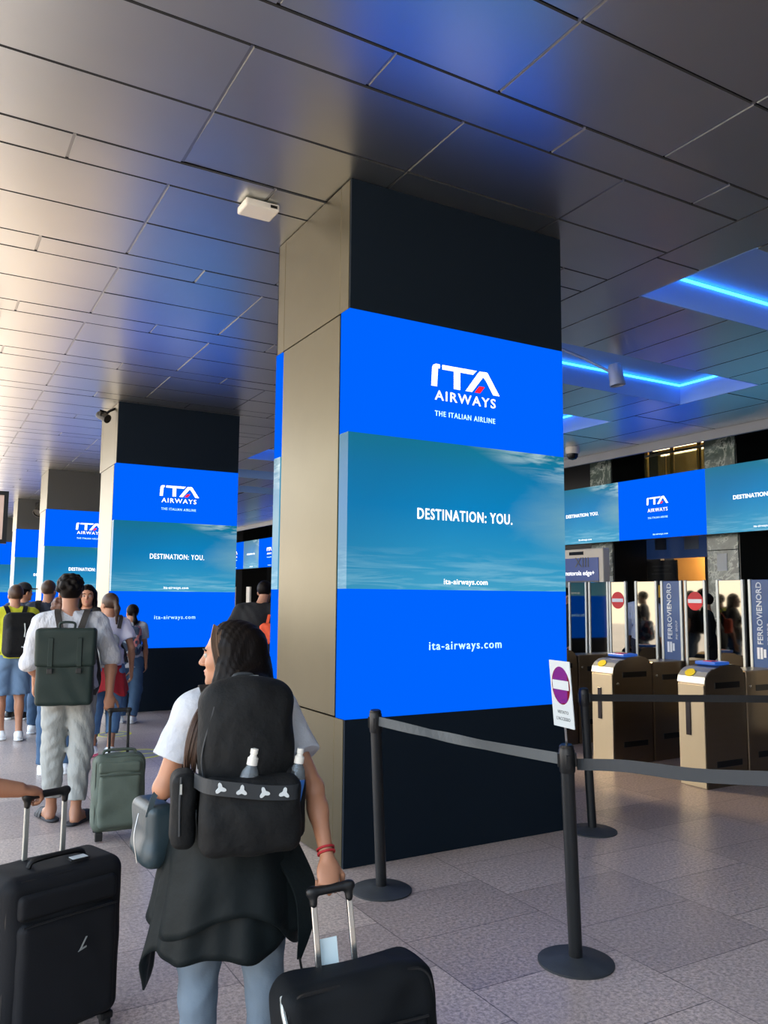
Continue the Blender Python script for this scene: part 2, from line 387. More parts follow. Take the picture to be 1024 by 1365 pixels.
def logo(width, origin, U, V, parent, depth=0.005):
    """the airline's mark: I T A with a red foot inside the A; origin = centre of the mark"""
    U = Vector(U); V = Vector(V); Nn = U.cross(V); o = Vector(origin); k = width
    f = lambda a, b: o + U*((a-0.5)*k) + V*((b-0.21)*k*0.64)
    w = MB()
    for poly in ([(0, 0), (0.078, 0), (0.092, 0.345), (0.118, 0.345), (0.118, 0.42), (0.06, 0.42), (0.025, 0.395), (0.012, 0.34)],
                 [(0.155, 0.42), (0.655, 0.42), (0.60, 0.335), (0.41, 0.335), (0.41, 0), (0.32, 0), (0.32, 0.335), (0.155, 0.335)],
                 [(0.49, 0), (0.585, 0), (0.765, 0.345), (0.80, 0.42), (0.70, 0.42), (0.67, 0.37)],
                 [(0.74, 0.335), (0.765, 0.42), (0.815, 0.42), (1.0, 0), (0.905, 0), (0.79, 0.27)]):
        w.prism(poly, f, Nn*depth)
    w.build('logo_mark', M['letter'], parent)
    MB().prism([(0.625, 0), (0.705, 0), (0.775, 0.13), (0.695, 0.13), (0.66, 0.07)], f, Nn*depth).build('logo_accent', M['logo_red'], parent)['label'] = 'red accent of the logo'
# ================================================================ setting
struct('floor', MB().box((4, 18, -0.05), (60, 70, 0.1)), M['floor'])
RECESS = [(1.30, 2.47), (3.89, 5.06), (6.48, 7.73), (9.07, 10.24), (11.66, 12.83), (14.25, 15.42), (16.84, 18.0), (19.4, 20.6)]
RX0, RX1 = 5.59, 9.27
def ceiling_mesh():
    rnd = random.Random(3); V = []; F = []; MI = []
    def panel(x0, x1, y0, y1, tilt=0.0016, drop=(0, 0, 0, 0), js=2):
        g = 0.008; b = 0.003; zc = CEIL; a = rnd.gauss(0, tilt); c = rnd.gauss(0, tilt); cx, cy = (x0+x1)/2, (y0+y1)/2
        n = len(V)
        for (ins, dz) in ((g, 0.012), (g+b, 0.0)):
            for j, (x, y) in enumerate(((x0+ins, y0+ins), (x1-ins, y0+ins), (x1-ins, y1-ins), (x0+ins, y1-ins))):
                V.append((x, y, zc + dz + a*(x-cx) + c*(y-cy) + drop[j]))
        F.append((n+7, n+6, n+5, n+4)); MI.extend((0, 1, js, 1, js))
        for i in range(4):
            j = (i+1) % 4; F.append((n+i, n+4+i, n+4+j, n+j))
    for k in range(-3, 26):
        y = 3.33 + 1.613*k
        for (a, b, off) in ((0, 0.32, 0.65), (0.32, 0.966, 0.0), (0.966, 1.613, 0.0)):
            for i in range(-2, 5):
                x0 = off + 1.3*i; x1 = x0 + 1.3
                if x0 >= 5.0: continue
                if y > 12.5:  # unseen roof edge stepped in so sun reaches the far floor
                    if x1 <= 0.31: continue
                    x0 = max(x0, 0.3)
                if i == 3: x1 = 5.05
                if i == 4: continue
                d = (0, 0, 0, 0)
                if k == 0 and a == 0.966 and i == 1: d = (0, 0, 0.004, 0.011)     # the panel that has come loose at its far edge
                panel(x0, min(x1, 5.05), y+a, y+b, drop=d)
    # flat border beside the light recesses
    y = -6.0
    while y < 45: panel(5.05, 5.59, y, y+2.6, 0.001, js=1); y += 2.6
    edges = [-6.0] + [v for r in RECESS for v in r] + [45.0]
    for a, b in zip(edges[0::2], edges[1::2]):
        x = RX0
        for i in range(6):
            x1 = RX0 + (RX1-RX0)*(i+1)/6; panel(x, x1, a, b, 0.001, js=1); x = x1
    y = -6.0
    while y < 45:
        panel(9.27, 10.2, y, y+1.62, js=1); panel(10.2, 11.12, y, y+1.62, js=1); y += 1.62
    me = bpy.data.meshes.new('ceiling'); me.from_pydata(V, [], F)
    for m in ('ceiling', 'gap_shade', 'joint'): me.materials.append(M[m])
    me.polygons.foreach_set('material_index', MI); return me
o = put('ceiling', ceiling_mesh()); o['kind'] = 'structure'
# dark void above the panels, with holes left for the recesses
mb = MB()
zv = CEIL + 0.05
mb.box((1.475, 5.5, zv), (8.15, 14.6, 0.06)); mb.box((2.925, 28.9, zv), (5.25, 32.2, 0.06)); mb.box((10.22, 19.5, zv), (1.82, 51, 0.06))
for a, b in zip([-6.0] + [r[1] for r in RECESS], [r[0] for r in RECESS] + [45.0]):
    mb.box(((RX0+RX1)/2, (a+b)/2, zv), (RX1-RX0, b-a-0.08, 0.06))
tr = struct('trim_1', mb, M['void'])
mb = MB()
for k in range(-3, 26):
    y = 3.33 + 1.613*k
    for i in range(-1 if y < 12.5 else 1, 4):
        mb.box((1.3*i, y+0.966, CEIL+0.011), (0.026, 1.27, 0.006)); mb.box((0.65+1.3*i, y+0.16, CEIL+0.011), (0.026, 0.30, 0.006))
struct('trim_2', mb, M['joint'])
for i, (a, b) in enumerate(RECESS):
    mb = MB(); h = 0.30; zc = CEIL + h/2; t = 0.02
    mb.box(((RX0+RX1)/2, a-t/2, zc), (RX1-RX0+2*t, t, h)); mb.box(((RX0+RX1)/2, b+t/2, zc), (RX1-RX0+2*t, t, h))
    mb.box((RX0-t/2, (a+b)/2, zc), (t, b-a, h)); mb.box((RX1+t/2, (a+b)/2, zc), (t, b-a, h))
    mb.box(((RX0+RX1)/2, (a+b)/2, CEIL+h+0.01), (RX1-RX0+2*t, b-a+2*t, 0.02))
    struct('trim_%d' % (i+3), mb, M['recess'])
NTH = ['over the nearest frame edge', 'in the ceiling recess nearest the camera', 'in the ceiling recess with the hanging spotlight', 'in the third ceiling recess, mostly behind the big pillar']
for i, (a, b) in enumerate(RECESS[1:6]):
    t = thing('light_strip', 'glowing cyan light strip ' + (NTH[1:] + ['in the fourth ceiling recess, far down the hall', 'in the fifth ceiling recess, farthest down the hall'])[i], 'light strip', ((RX0+RX1)/2, (a+b)/2, CEIL+0.27), 0, 'light strips in the ceiling recesses')
    hx, hy = (RX1-RX0)/2, (b-a)/2
    for (c, d) in (((0, hy-0.012, 0), (2*hx-0.02, 0.022, 0.022)), ((0, -hy+0.012, 0), (2*hx-0.02, 0.022, 0.022)), ((hx-0.012, 0, 0), (0.022, 2*hy-0.06, 0.022)), ((-hx+0.012, 0, 0), (0.022, 2*hy-0.06, 0.022))):
        MB().box(c, d).build('light_tube', M['strip'], t)
struct('trim_20', MB().box((11.16, 19.5, CEIL-0.07), (0.06, 51, 0.16)).box((11.32, 19.5, CEIL-0.02), (0.3, 51, 0.05)), M['fascia'])
struct('wall_right', MB().box((17.6, 19.5, 3), (0.2, 51, 6.4)), M['dark_wall'])
struct('wall_light_block', MB().box((7.0, -4.8, 3), (21.0, 0.2, 6.4)), M['back_wall'])  # unseen wall added to cut the daylight from behind the camera
struct('wall_far', MB().box((13.5, 44.5, 3), (8.2, 0.2, 6.4)).box((8.0, 44.5, 3), (3.4, 0.2, 6.4)), M['dark_wall'])
struct('trim_21', MB().box((14.5, 19.5, 6.1), (6.6, 51, 0.2)).box((11.5, 19.5, 5.3), (0.2, 51, 1.7)), M['soffit'])

# ================================================================ pillars and their screens
PX, PW, PD, FR = 2.3244, 1.8225, 1.2566, 0.145
ZB, ZT, ZS1, ZS2 = 0.8896, 3.5216, 2.7038, 1.6978
WHICH = ['nearest the camera', 'second along the row', 'third along the row', 'fourth along the row', 'fifth and farthest along the row']
def pillar(i, y0):
    r = thing('pillar', 'square brass-grey clad hall pillar, ' + WHICH[i] + ', reaching the ceiling', 'pillar', (PX, y0, 0), 0, 'hall pillars')
    MB().box((PW/2, PD/2, CEIL/2), (PW-0.06, PD-2*FR, CEIL)).build('core', M['void'], r)
    for x in (0.02, PW-0.02):
        for (a, b) in ((0, ZB), (ZB, ZT), (ZT, CEIL)):
            MB().box((x, PD/2, (a+b)/2), (0.04, PD-2*FR-0.004, b-a-0.008), bev=0.003, seg=1).build('cladding_panel', M['clad'], r)
    for yy, s in ((0, 1), (PD, -1)):
        for (a, b, nm) in ((0, ZB, 'base_panel'), (ZT, CEIL, 'top_panel')):
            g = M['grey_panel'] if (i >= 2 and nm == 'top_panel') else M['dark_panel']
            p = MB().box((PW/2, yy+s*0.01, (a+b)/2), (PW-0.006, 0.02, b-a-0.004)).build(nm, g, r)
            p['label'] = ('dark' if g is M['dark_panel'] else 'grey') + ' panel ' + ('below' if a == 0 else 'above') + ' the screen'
            for x in (0.02, PW-0.02):
                MB().box((x, yy+s*(0.022+(FR-0.022)/2), (a+b)/2), (0.04, FR-0.026, b-a-0.006), bev=0.002, seg=1).build('corner_trim', M['clad'], r)
    return r
def screen_face(z0, z1, flip):
    """front picture with its narrow return round both corners, pillar space, front at y=0"""
    mb = MB(); u = 0.075
    mb.quad([(0, 0, z0), (PW, 0, z0), (PW, 0, z1), (0, 0, z1)], [(u, 0), (1-u, 0), (1-u, 1), (u, 1)])
    mb.quad([(0, FR-0.02, z0), (0, 0, z0), (0, 0, z1), (0, FR-0.02, z1)], [(0, 0), (u, 0), (u, 1), (0, 1)])
    mb.quad([(PW, 0, z0), (PW, FR-0.02, z0), (PW, FR-0.02, z1), (PW, 0, z1)], [(1-u, 0), (1, 0), (1, 1), (1-u, 1)])
    mb.quad([(PW, FR-0.02, z0), (0, FR-0.02, z0), (0, FR-0.02, z1), (PW, FR-0.02, z1)], [(0, 0), (0, 0), (0, 0), (0, 0)])
    return mb
def led_screen(i, y0, back=False):
    lab = ('tall LED screen on the near face of the pillar ' if not back else 'LED screen on the hidden rear face of the pillar ') + WHICH[i]
    if back: r = thing('led_screen', lab, 'screen', (PX+PW, y0+PD, 0), PI, 'pillar screens')
    else: r = thing('led_screen', lab, 'screen', (PX, y0, 0), 0, 'pillar screens')
    for nm, a, b, m, lb in (('upper_picture', ZS1, ZT, M['screen_blue'], 'plain blue picture with the logo'), ('middle_picture', ZS2, ZS1, M['screen_sky'], 'teal sky picture with a slogan'), ('lower_picture', ZB, ZS2, M['screen_blue'], 'plain blue picture with a web address')):
        screen_face(a, b, back).build(nm, m, r)['label'] = lb
    MB().box((PW/2, FR/2-0.005, (ZB+ZT)/2), (PW-0.02, FR-0.035, ZT-ZB-0.02)).build('cabinet', M['black'], r)
    U, V = (1, 0, 0), (0, 0, 1); y = -0.001
    logo(0.585, (0.925, y, 3.17), U, V, r, 0.004)
    text_obj('AIRWAYS', 0.52, (0.922, y, 3.030), U, V, M['letter'], r, bold=0.008, space=1.2, height=0.068)
    text_obj('THE ITALIAN AIRLINE', 0.515, (0.92, y, 2.903), U, V, M['letter_cyan'], r, bold=0.006, space=1.2, height=0.036)
    text_obj('DESTINATION: YOU.', 0.80, (0.925, y, 2.205), U, V, M['letter'], r, bold=0.014, space=1.15, height=0.075)
    text_obj('ita-airways.com', 0.365, (0.92, y, 1.748), U, V, M['letter'], r, bold=0.008, space=1.1)
    text_obj('ita-airways.com', 0.60, (0.92, y, 1.318), U, V, M['letter_cyan'], r, bold=0.006, space=1.2)
    return r
PY = [4.544, 11.80, 19.15, 25.6, 32.4]
for i, y in enumerate(PY):
    pillar(i, y); led_screen(i, y)
led_screen(0, PY[0], True)

# ================================================================ LED band along the far side
BX, BZ0, BZ1 = 11.6, 2.75, 3.885
def band(ya, yb, kind, label):
    r = thing('led_screen', label, 'screen', (BX, (ya+yb)/2, BZ0), 0, 'screens of the long band over the gates')
    w = yb-ya; h = BZ1-BZ0
    mb = MB(); mb.quad([(0, w/2, 0), (0, -w/2, 0), (0, -w/2, h), (0, w/2, h)], [(0, 0), (1, 0), (1, 1), (0, 1)])
    mb.build('picture', M['screen_blue'] if kind == 'blue' else M['screen_sky'], r)['label'] = 'plain blue picture with the logo' if kind == 'blue' else 'teal sky picture with a slogan'
    MB().box((0.09, 0, h/2), (0.17, w-0.004, h)).build('cabinet', M['black'], r)
    if ya < 12:
        ym = {11.2: 12.0, 9.2: 9.36, 7.2: 9.05}[ya]-(ya+yb)/2
        for z in (0.2, 0.9): MB().box((0.29, ym, z), (0.23, 0.1, 0.06)).build('bracket', M['black'], r)
    U, V = (0, -1, 0), (0, 0, 1); x = -0.001
    if kind == 'blue':
        logo(0.50, (x, 0.05, 0.69), U, V, r, 0.004)
        text_obj('AIRWAYS', 0.46, (x, 0.05, 0.52), U, V, M['letter'], r, bold=0.01, space=1.2, height=0.068)
        text_obj('THE ITALIAN AIRLINE', 0.46, (x, 0.05, 0.38), U, V, M['letter_cyan'], r, bold=0.002, space=1.2, height=0.034)
        text_obj('ita-airways.com', 0.34, (x, 0.0, 0.07), U, V, M['letter_cyan'], r, bold=0.0, space=1.1)
    else:
        text_obj('DESTINATION: YOU.', 0.92, (x, 0.0, 0.58), U, V, M['letter'], r, bold=0.022, space=1.05)
        text_obj('ita-airways.com', 0.36, (x, -0.08, 0.07), U, V, M['letter'], r, bold=0.004, space=1.1)
band(11.2, 13.2, 'sky', 'teal sky screen of the wall band, just right of the big pillar')
band(9.2, 11.2, 'blue', 'blue logo screen of the wall band, between two sky pictures over the gates')
band(7.2, 9.2, 'sky', 'teal sky screen of the wall band, cut by the right edge of the photo')
band(28.0, 30.35, 'blue', 'small distant blue logo screen of the band, against the left side of the big pillar')
band(30.35, 32.1, 'sky', 'small distant greyish sky screen of the band, beside the second pillar')
band(32.1, 34.0, 'blue', 'small distant blue screen of the band touching the second pillar')

struct('trim_22', MB().box((11.95, 30.9, 3.3), (0.5, 8.0, 0.3)).box((12.3, 27.1, 3.0), (0.3, 0.3, 6.0)).box((12.3, 34.7, 3.0), (0.3, 0.3, 6.0)), M['soffit'])
# ================================================================ far right: marble pillars, poster, shop, gallery
def marble_pillar(y0, y1, label):
    r = thing('marble_pillar', label, 'pillar', (12.0, y0, 0), 0, 'marble pillars behind the gates'); w = y1-y0
    for a, b in ((0, 1.25), (1.25, 2.5), (2.5, 3.75), (3.75, 6.0)):
        MB().box((0.475, w/2, (a+b)/2), (0.95, w, b-a-0.008), bev=0.004, seg=1).build('marble_slab', M['marble'], r)
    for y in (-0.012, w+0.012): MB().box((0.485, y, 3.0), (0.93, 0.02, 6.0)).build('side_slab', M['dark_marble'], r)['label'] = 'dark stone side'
marble_pillar(11.78, 12.36, 'green marble pillar behind the lit poster, left of the shop')
marble_pillar(8.9, 9.52, 'green marble pillar right of the shop with a white notice on it')
n = MB().box((11.993, 9.22, 2.29), (0.006, 0.20, 0.30)).build('paper_notice', M['white'])
tag(n, 'small white paper notice stuck on the green marble pillar', 'notice')
# ---------------- lit poster totem
M['poster_white'] = mat('poster_frame', '#c9c3b4', 0.4)
M['poster_blue'] = mat('poster_blue', '#16346e', 0.3, emit=('#1d3f86', 0.35))
M['poster_grey'] = mat('poster_grey', '#2c3138', 0.3, emit=('#3a4048', 0.25), var=(3, 0.4))
M['poster_deep'] = mat('poster_deep_blue', '#0f2a5c', 0.3, emit=('#123a80', 0.4), var=(6, 0.4))
t = thing('poster_totem', 'freestanding white framed advertising poster beyond the gates, right of the big pillar', 'poster', (10.6, 11.22, 0))
mb = MB(); mb.box((0.09, 0, 1.31), (0.16, 1.16, 2.5), bev=0.02); mb.build('frame', M['poster_white'], t)
MB().box((0.005, 0, 2.18), (0.02, 0.94, 0.42)).build('picture_top', M['poster_blue'], t)
MB().box((0.005, 0, 1.70), (0.02, 0.94, 0.54)).build('picture_middle', M['poster_grey'], t)
MB().box((0.005, 0, 0.85), (0.02, 0.94, 1.16)).build('picture_bottom', M['poster_deep'], t)
rr = random.Random(5); mb = MB()
for k in range(26): mb.box((-0.006, rr.uniform(-0.44, 0.44), rr.uniform(1.36, 1.5)), (0.004, rr.uniform(0.008, 0.02), rr.uniform(0.01, 0.05)))
mb.build('city_lights', M['letter'], t)
MB().box((0.003, 0.1, 2.48), (0.02, 0.36, 0.06)).build('header_tab', M['dark_panel'], t)
text_obj('motorola edge+', 0.78, (-0.006, 0.02, 2.10), (0, -1, 0), (0, 0, 1), M['letter'], t, bold=0.01, depth=0.003)
text_obj('XIII', 0.36, (-0.006, -0.05, 2.31), (0, -1, 0), (0, 0, 1), M['print_grey'], t, bold=0.0, depth=0.003)
MB().box((0.09, 0, 0.04), (0.4, 1.2, 0.08), bev=0.01).build('foot', M['black'], t)

# ---------------- shop behind the gates
M['shop_blue'] = mat('shop_sign_blue', '#26406c', 0.5, emit=('#1b3058', 0.5))
M['shop_warm'] = mat('shop_back_wall', '#b98a4a', 0.6, var=(2, 0.2))
M['wood'] = mat('shop_wood', '#5a3d27', 0.5, var=(4, 0.2), stretch=(1, 1, 6))
M['glow_warm'] = mat('warm_tube', '#ffe0a0', 0.5, emit=((1.0, 0.78, 0.45), 3.0))
M['menu_dark'] = mat('menu_dark', '#23272e', 0.5)
M['menu_yellow'] = mat('menu_yellow', '#c9a13c', 0.5, emit=('#c9a13c', 0.35))
M['brass'] = mat('gallery_brass', '#a08348', 0.4, 0.6)
M['pane'] = mat('gallery_pane', '#c9d6c9', 0.05, trans=0.9)
t = thing('kiosk', 'small shop with a warm lit interior behind the gates, under the blue logo screen', 'shop', (14.6, 11.9, 0))
MB().box((0.9, -0.2, 1.45), (0.1, 3.0, 2.9)).build('back_wall', M['shop_warm'], t)
MB().box((0.0, 1.15, 1.45), (0.12, 0.5, 2.9)).build('door_jamb', M['menu_dark'], t)
MB().box((0.0, -0.35, 1.45), (0.12, 0.12, 2.9)).build('door_jamb', M['menu_dark'], t)
MB().box((0.4, -0.1, 3.0), (0.9, 2.9, 0.16)).build('shop_ceiling', M['menu_dark'], t)
for k in range(2): MB().box((0.3, 0.35-1.2*k, 2.90), (0.5, 0.07, 0.03)).build('ceiling_lamp', M['glow_warm'], t)
for z in (0.95, 1.35, 1.75, 2.15): MB().box((0.72, -0.9, z), (0.28, 1.2, 0.03)).build('shelf', M['wood'], t)
t2 = thing('shop_sign', 'dark blue shop sign box hanging over the shop entrance', 'sign', (13.7, 11.6, 2.52))
MB().box((0.12, 0.0, 0.30), (0.22, 1.9, 0.62), bev=0.01).build('sign_box', M['shop_blue'], t2)
MB().box((0.0, -0.35, 0.32), (0.012, 0.36, 0.34)).build('sign_tile', mat('sign_tile_grey', '#6d7c94', 0.5), t2)
MB().box((0.0, 0.45, 0.30), (0.012, 0.30, 0.26)).build('sign_tile', mat('sign_tile_slate', '#3f4d68', 0.5), t2)
t3 = thing('menu_board', 'dark menu board with a yellow lower band beside the shop door', 'menu board', (13.6, 11.95, 1.68))
MB().box((0.02, 0, 0.52), (0.04, 0.78, 0.52)).build('board', M['menu_dark'], t3)
MB().box((0.02, 0, 0.13), (0.04, 0.78, 0.26)).build('lower_band', M['menu_yellow'], t3)
for z, w in ((0.66, 0.5), (0.58, 0.42), (0.50, 0.55)): MB().box((-0.004, 0, z), (0.006, w, 0.022)).build('text_line', M['print_grey'], t3)
for y in (-0.3, 0.3): MB().box((0.03, y, -0.83), (0.03, 0.03, 1.70)).build('leg', M['black'], t3)
lamp('shop_lamp', 'POINT', (14.95, 11.7, 2.6), 160, (1.0, 0.72, 0.4), shadow_soft_size=0.15)
cols = ['#b33a2a', '#d9a33a', '#7a8a3a', '#d8d0c0', '#2f4f7a']
for zi, z in enumerate((0.97, 1.37, 1.77)):
    for k in range(7):
        hh = rr.uniform(0.16, 0.27); cc = (zi*3+k) % 5
        b = MB().box((0, 0, hh/2), (0.12, 0.11, hh), bev=0.008).build('packet', M.setdefault('packet%d' % cc, mat('packet_%d' % cc, cols[cc], 0.5)), loc=(15.30, 10.45+k*0.16, z))
        tag(b, 'packaged goods on the lit shop shelves behind the gates', 'packet', 'packets on the shop shelves')

# ---------------- gallery above
g = thing('gallery', 'warm lit upper gallery with brass columns seen above the blue band screen', 'gallery', (14.6, 12.6, 4.0))
MB().box((1.2, 0.2, -0.1), (2.4, 4.4, 0.2)).build('floor_slab', M['soffit'], g)
MB().box((2.5, 0.2, 0.95), (0.1, 4.4, 1.9)).build('back_wall', M['brass'], g)
for k in range(5): MB().lathe([(0.05, 0), (0.05, 1.9)], (0.3, -1.4+0.75*k, 0), 12).build('column', M['brass'], g)
for k in range(4): MB().box((0.15, -1.2+0.9*k, 0.55), (0.02, 0.84, 0.8)).build('glass_pane', M['pane'], g)
MB().box((0.15, 0.2, 1.0), (0.05, 4.2, 0.05)).build('handrail', M['alu'], g)
for k in range(3): MB().box((1.3+0.3*k, 0.2, 1.55-0.1*k), (0.06, 3.2, 0.05)).build('light_tube', M['glow_warm'], g)
MB().tube([(0.2, 1.9, 0.0), (0.2, 1.0, 1.8)], 0.04, 8).build('brace', M['black'], g)
MB().box((1.4, -0.3, 0.35), (0.5, 1.0, 0.7), bev=0.02).build('counter', M['white_plastic'], g)
lamp('gallery_lamp', 'POINT', (16.0, 12.6, 5.5), 110, (1.0, 0.8, 0.5), shadow_soft_size=0.2)
# green-black marble infill behind the first marble pillar
struct('wall_marble', MB().box((13.2, 13.6, 3.0), (0.2, 2.4, 6.0)).box((16.0, 9.2, 1.6), (0.2, 2.2, 3.2)), M['dark_wall'])

# ================================================================ ticket gates
GX = 6.05
def gate(yc, label, dark_glass=False, lit=False):
    r = thing('ticket_gate', label, 'ticket gate', (GX, yc, 0), 0, 'ticket gates'); W = 0.29; h = W/2
    side = [(0, 0), (0, 0.90), (0.012, 0.955), (0.05, 0.995), (0.10, 1.02), (0.16, 1.03), (0.22, 1.055), (0.40, 1.065), (0.47, 1.05), (0.52, 1.02), (0.545, 0.97), (0.55, 0.9), (0.55, 0)]
    mb = MB().prism(side, lambda a, b: (a, -h, b), (0, W, 0)); bmesh.ops.bevel(mb.bm, geom=[e for e in mb.bm.edges if abs(e.verts[0].co.y-e.verts[1].co.y) < 1e-6], offset=0.006, segments=2, affect='EDGES')
    mb.build('cabinet', M['bronze'], r, smooth=True)
    MB().box((0.005, 0, 0.45), (0.03, W-0.012, 0.885), bev=0.004).build('front_plate', M['steel'], r)
    pts = [(0.0, 0.905), (0.012, 0.957), (0.05, 0.998), (0.10, 1.024), (0.16, 1.034)]
    mb = MB()
    for (x0, z0), (x1, z1) in zip(pts, pts[1:]):
        mb.box(((x0+x1)/2-0.004, 0, (z0+z1)/2+0.003), (math.hypot(x1-x0, z1-z0)+0.004, W+0.004, 0.008), R=Matrix.Rotation(-math.atan2(z1-z0, x1-x0), 3, 'Y'))
    mb.build('front_hood', M['alu'], r)
    MB().box((-0.012, 0.03, 0.60), (0.012, 0.052, 0.31), bev=0.003).build('reader_window', M['reader'], r)
    mb = MB(); mb.lathe([(0.0, 0), (0.042, 0), (0.042, 0.004), (0.0, 0.004)], (0, 0, 0), 20, R=Matrix.Rotation(-0.85, 3, 'Y'))
    s = mb.build('sticker', M['yellow'], r, loc=(0.028, 0.03, 0.992)); s.scale = (1, 1.25, 1); s['label'] = 'yellow oval sticker'
    MB().box((0.29, 0, 1.072), (0.20, 0.22, 0.03), bev=0.008).build('card_reader', M['blue_led'], r)
    MB().box((0.27, 0, 1.089), (0.09, 0.09, 0.006)).build('card_symbol', M['red_sign'], r)
    for s in (-1, 1):
        for z in (0.885, 0.20): MB().box((0.30, s*(h+0.001), z), (0.34, 0.006, 0.055), bev=0.002, seg=1).build('side_slot', M['slot'], r)
        MB().lathe([(0.014, 0), (0.014, 0.006), (0.0, 0.008)], (0.06, s*h, 0.80), 12, R=Matrix.Rotation(s*-PI/2, 3, 'X')).build('lock', M['chrome'], r)
    # rear cabinet
    MB().box((1.02, 0, 0.50), (0.90, W, 1.00), bev=0.012).build('rear_cabinet', M['bronze'], r)
    for s in (-1, 1):
        for z in (0.84, 0.24): MB().box((0.95, s*(h+0.001), z), (0.5, 0.006, 0.055), bev=0.002, seg=1).build('side_slot', M['slot'], r)
        MB().lathe([(0.012, 0), (0.012, 0.006), (0.0, 0.008)], (0.62, s*h, 0.86), 12, R=Matrix.Rotation(s*-PI/2, 3, 'X')).build('lock', M['chrome'], r)
    # fixed panel over the cabinet, and the two tall flaps either side, in the plane x = 1.05
    z0, z1, xp = 0.97, 1.845, 1.05
    def flap(nm, ya, yb, zb, mtl, lab):
        p = MB().box((xp, (ya+yb)/2, (zb+z1)/2), (0.018, yb-ya, z1-zb), bev=0.003, seg=1).build(nm, mtl, r); p['label'] = lab
        for y in (ya, yb): MB().box((xp-0.002, y, (zb+z1)/2), (0.035, 0.03, z1-zb+0.01), bev=0.004, seg=1).build('edge_post', M['alu'], p)
        return p
    if dark_glass:
        flap('fixed_panel', -0.15, 0.15, z0, M['mirror_glass'], 'tinted glass panel')
    else:
        p = flap('fixed_panel', -0.128, 0.128, z0, M['gate_blue'], 'blue panel with upright white lettering')
        text_obj('FERROVIENORD', 0.60, (xp-0.0095, 0.03, 1.52), (0, 0, 1), (0, 1, 0), M['letter_white'], p, bold=0.02, depth=0.003)
        text_obj('FNM GROUP', 0.20, (xp-0.0095, -0.06, 1.32), (0, 0, 1), (0, 1, 0), M['letter_white'], p, bold=0.01, depth=0.003)
        mb = MB()
        for k in range(3): mb.box((xp-0.011, 0.055-0.035*k, 1.135), (0.004, 0.026, 0.11 if k < 2 else 0.08))
        mb.build('printed_emblem', M['letter_white'], p)
    a = flap('near_flap', -0.43, -0.19, 0.42, M['mirror_glass'], 'tinted glass flap with a red no-entry disc')
    d = MB().lathe([(0, 0), (0.098, 0), (0.098, 0.003), (0, 0.003)], (xp-0.009, -0.31, 1.63), 40, R=Matrix.Rotation(-PI/2, 3, 'Y')).build('no_entry_disc', M['red_sign'], a)
    MB().box((xp-0.0135, -0.31, 1.63), (0.004, 0.17, 0.04)).build('white_bar', M['letter_white'], a)
    flap('far_flap', 0.21, 0.50, 0.42, M['mirror_glass'], 'plain tinted glass flap')
    return r
gate(5.02, 'steel ticket gate on the right, nearest the camera')
gate(6.11, 'steel ticket gate left of the nearest one, its front brightly sunlit')
gate(7.2, 'steel ticket gate mostly hidden by the black belt post beside the big pillar', dark_glass=True)

# ================================================================ belt posts
def tilt_pole(r, base, top, z0, z1):
    pass
def stanchion(base, top, label):
    bx, by = base; r = thing('belt_post', label, 'belt post', (bx, by, 0), 0, 'black belt posts')
    MB().lathe([(0.172, 0.0), (0.172, 0.008), (0.160, 0.014), (0.06, 0.022), (0.045, 0.03), (0.0, 0.03)], (0, 0, 0), 48).build('base', M['base_plate'], r, smooth=True)
    tx, ty, tz = top[0]-bx, top[1]-by, top[2]
    ax = Vector((tx, ty, tz-0.02)).normalized(); Ln = (Vector((tx, ty, tz))-Vector((0, 0, 0.02))).length
    R = ax.to_track_quat('Z', 'Y').to_matrix()
    MB().lathe([(0.032, 0.0), (0.031, 0.006), (0.031, Ln-0.12)], (0, 0, 0.02), 28, R=R).build('pole', M['stanchion'], r, smooth=True)
    MB().lathe([(0.034, Ln-0.125), (0.036, Ln-0.12), (0.036, Ln-0.025), (0.033, Ln-0.02), (0.033, Ln-0.008), (0.026, Ln), (0, Ln)], (0, 0, 0.02), 28, R=R).build('belt_head', M['black'], r, smooth=True)
    c = Vector((0, 0, 0.02)) + ax*(Ln-0.07)
    for k in range(4):
        a = k*PI/2 + 0.4; MB().box(c + R @ Vector((0.036*math.cos(a), 0.036*math.sin(a), 0)), (0.014, 0.014, 0.06), R=R @ Matrix.Rotation(a, 3, 'Z')).build('belt_clip', M['black'], r)
    return r, c
S1, c1 = stanchion((2.36, 4.13), (2.285, 4.085, 1.01), 'black belt post by the left corner of the big pillar')
S2, c2 = stanchion((2.693, 2.921), (2.605, 2.866, 0.985), 'black belt post in the foreground carrying the no-entry sign')
S3, c3 = stanchion((4.26, 4.43), (4.17, 4.40, 1.01), 'black belt post at the right corner of the big pillar, behind the sign')
def belt(r, pts, ups, m, w=0.05):
    P = spl(pts, 8); n = len(P); U = []
    for i in range(n):
        q = i/(n-1)*(len(ups)-1); k = min(int(q), len(ups)-2); f = q-k
        U.append(Vector(ups[k]).lerp(Vector(ups[k+1]), f))
    base = Vector(r.location)
    return MB().ribbon([p-base for p in P], w, 0.003, U).build('belt', m, r, smooth=False)
w1 = Vector((2.36, 4.13, 0))+c1; w2 = Vector((2.693, 2.921, 0))+c2; w3 = Vector((4.26, 4.43, 0))+c3
belt(S1, [w1+Vector((0.0, -0.035, 0.01)), (2.41, 3.72, 0.925), (2.50, 3.35, 0.915), w2+Vector((-0.01, 0.04, 0.0))], [(0, 0.05, 1), (0.55, 0.2, 0.5), (-0.3, -0.1, 0.9), (0.1, 0, 1)], M['belt'])
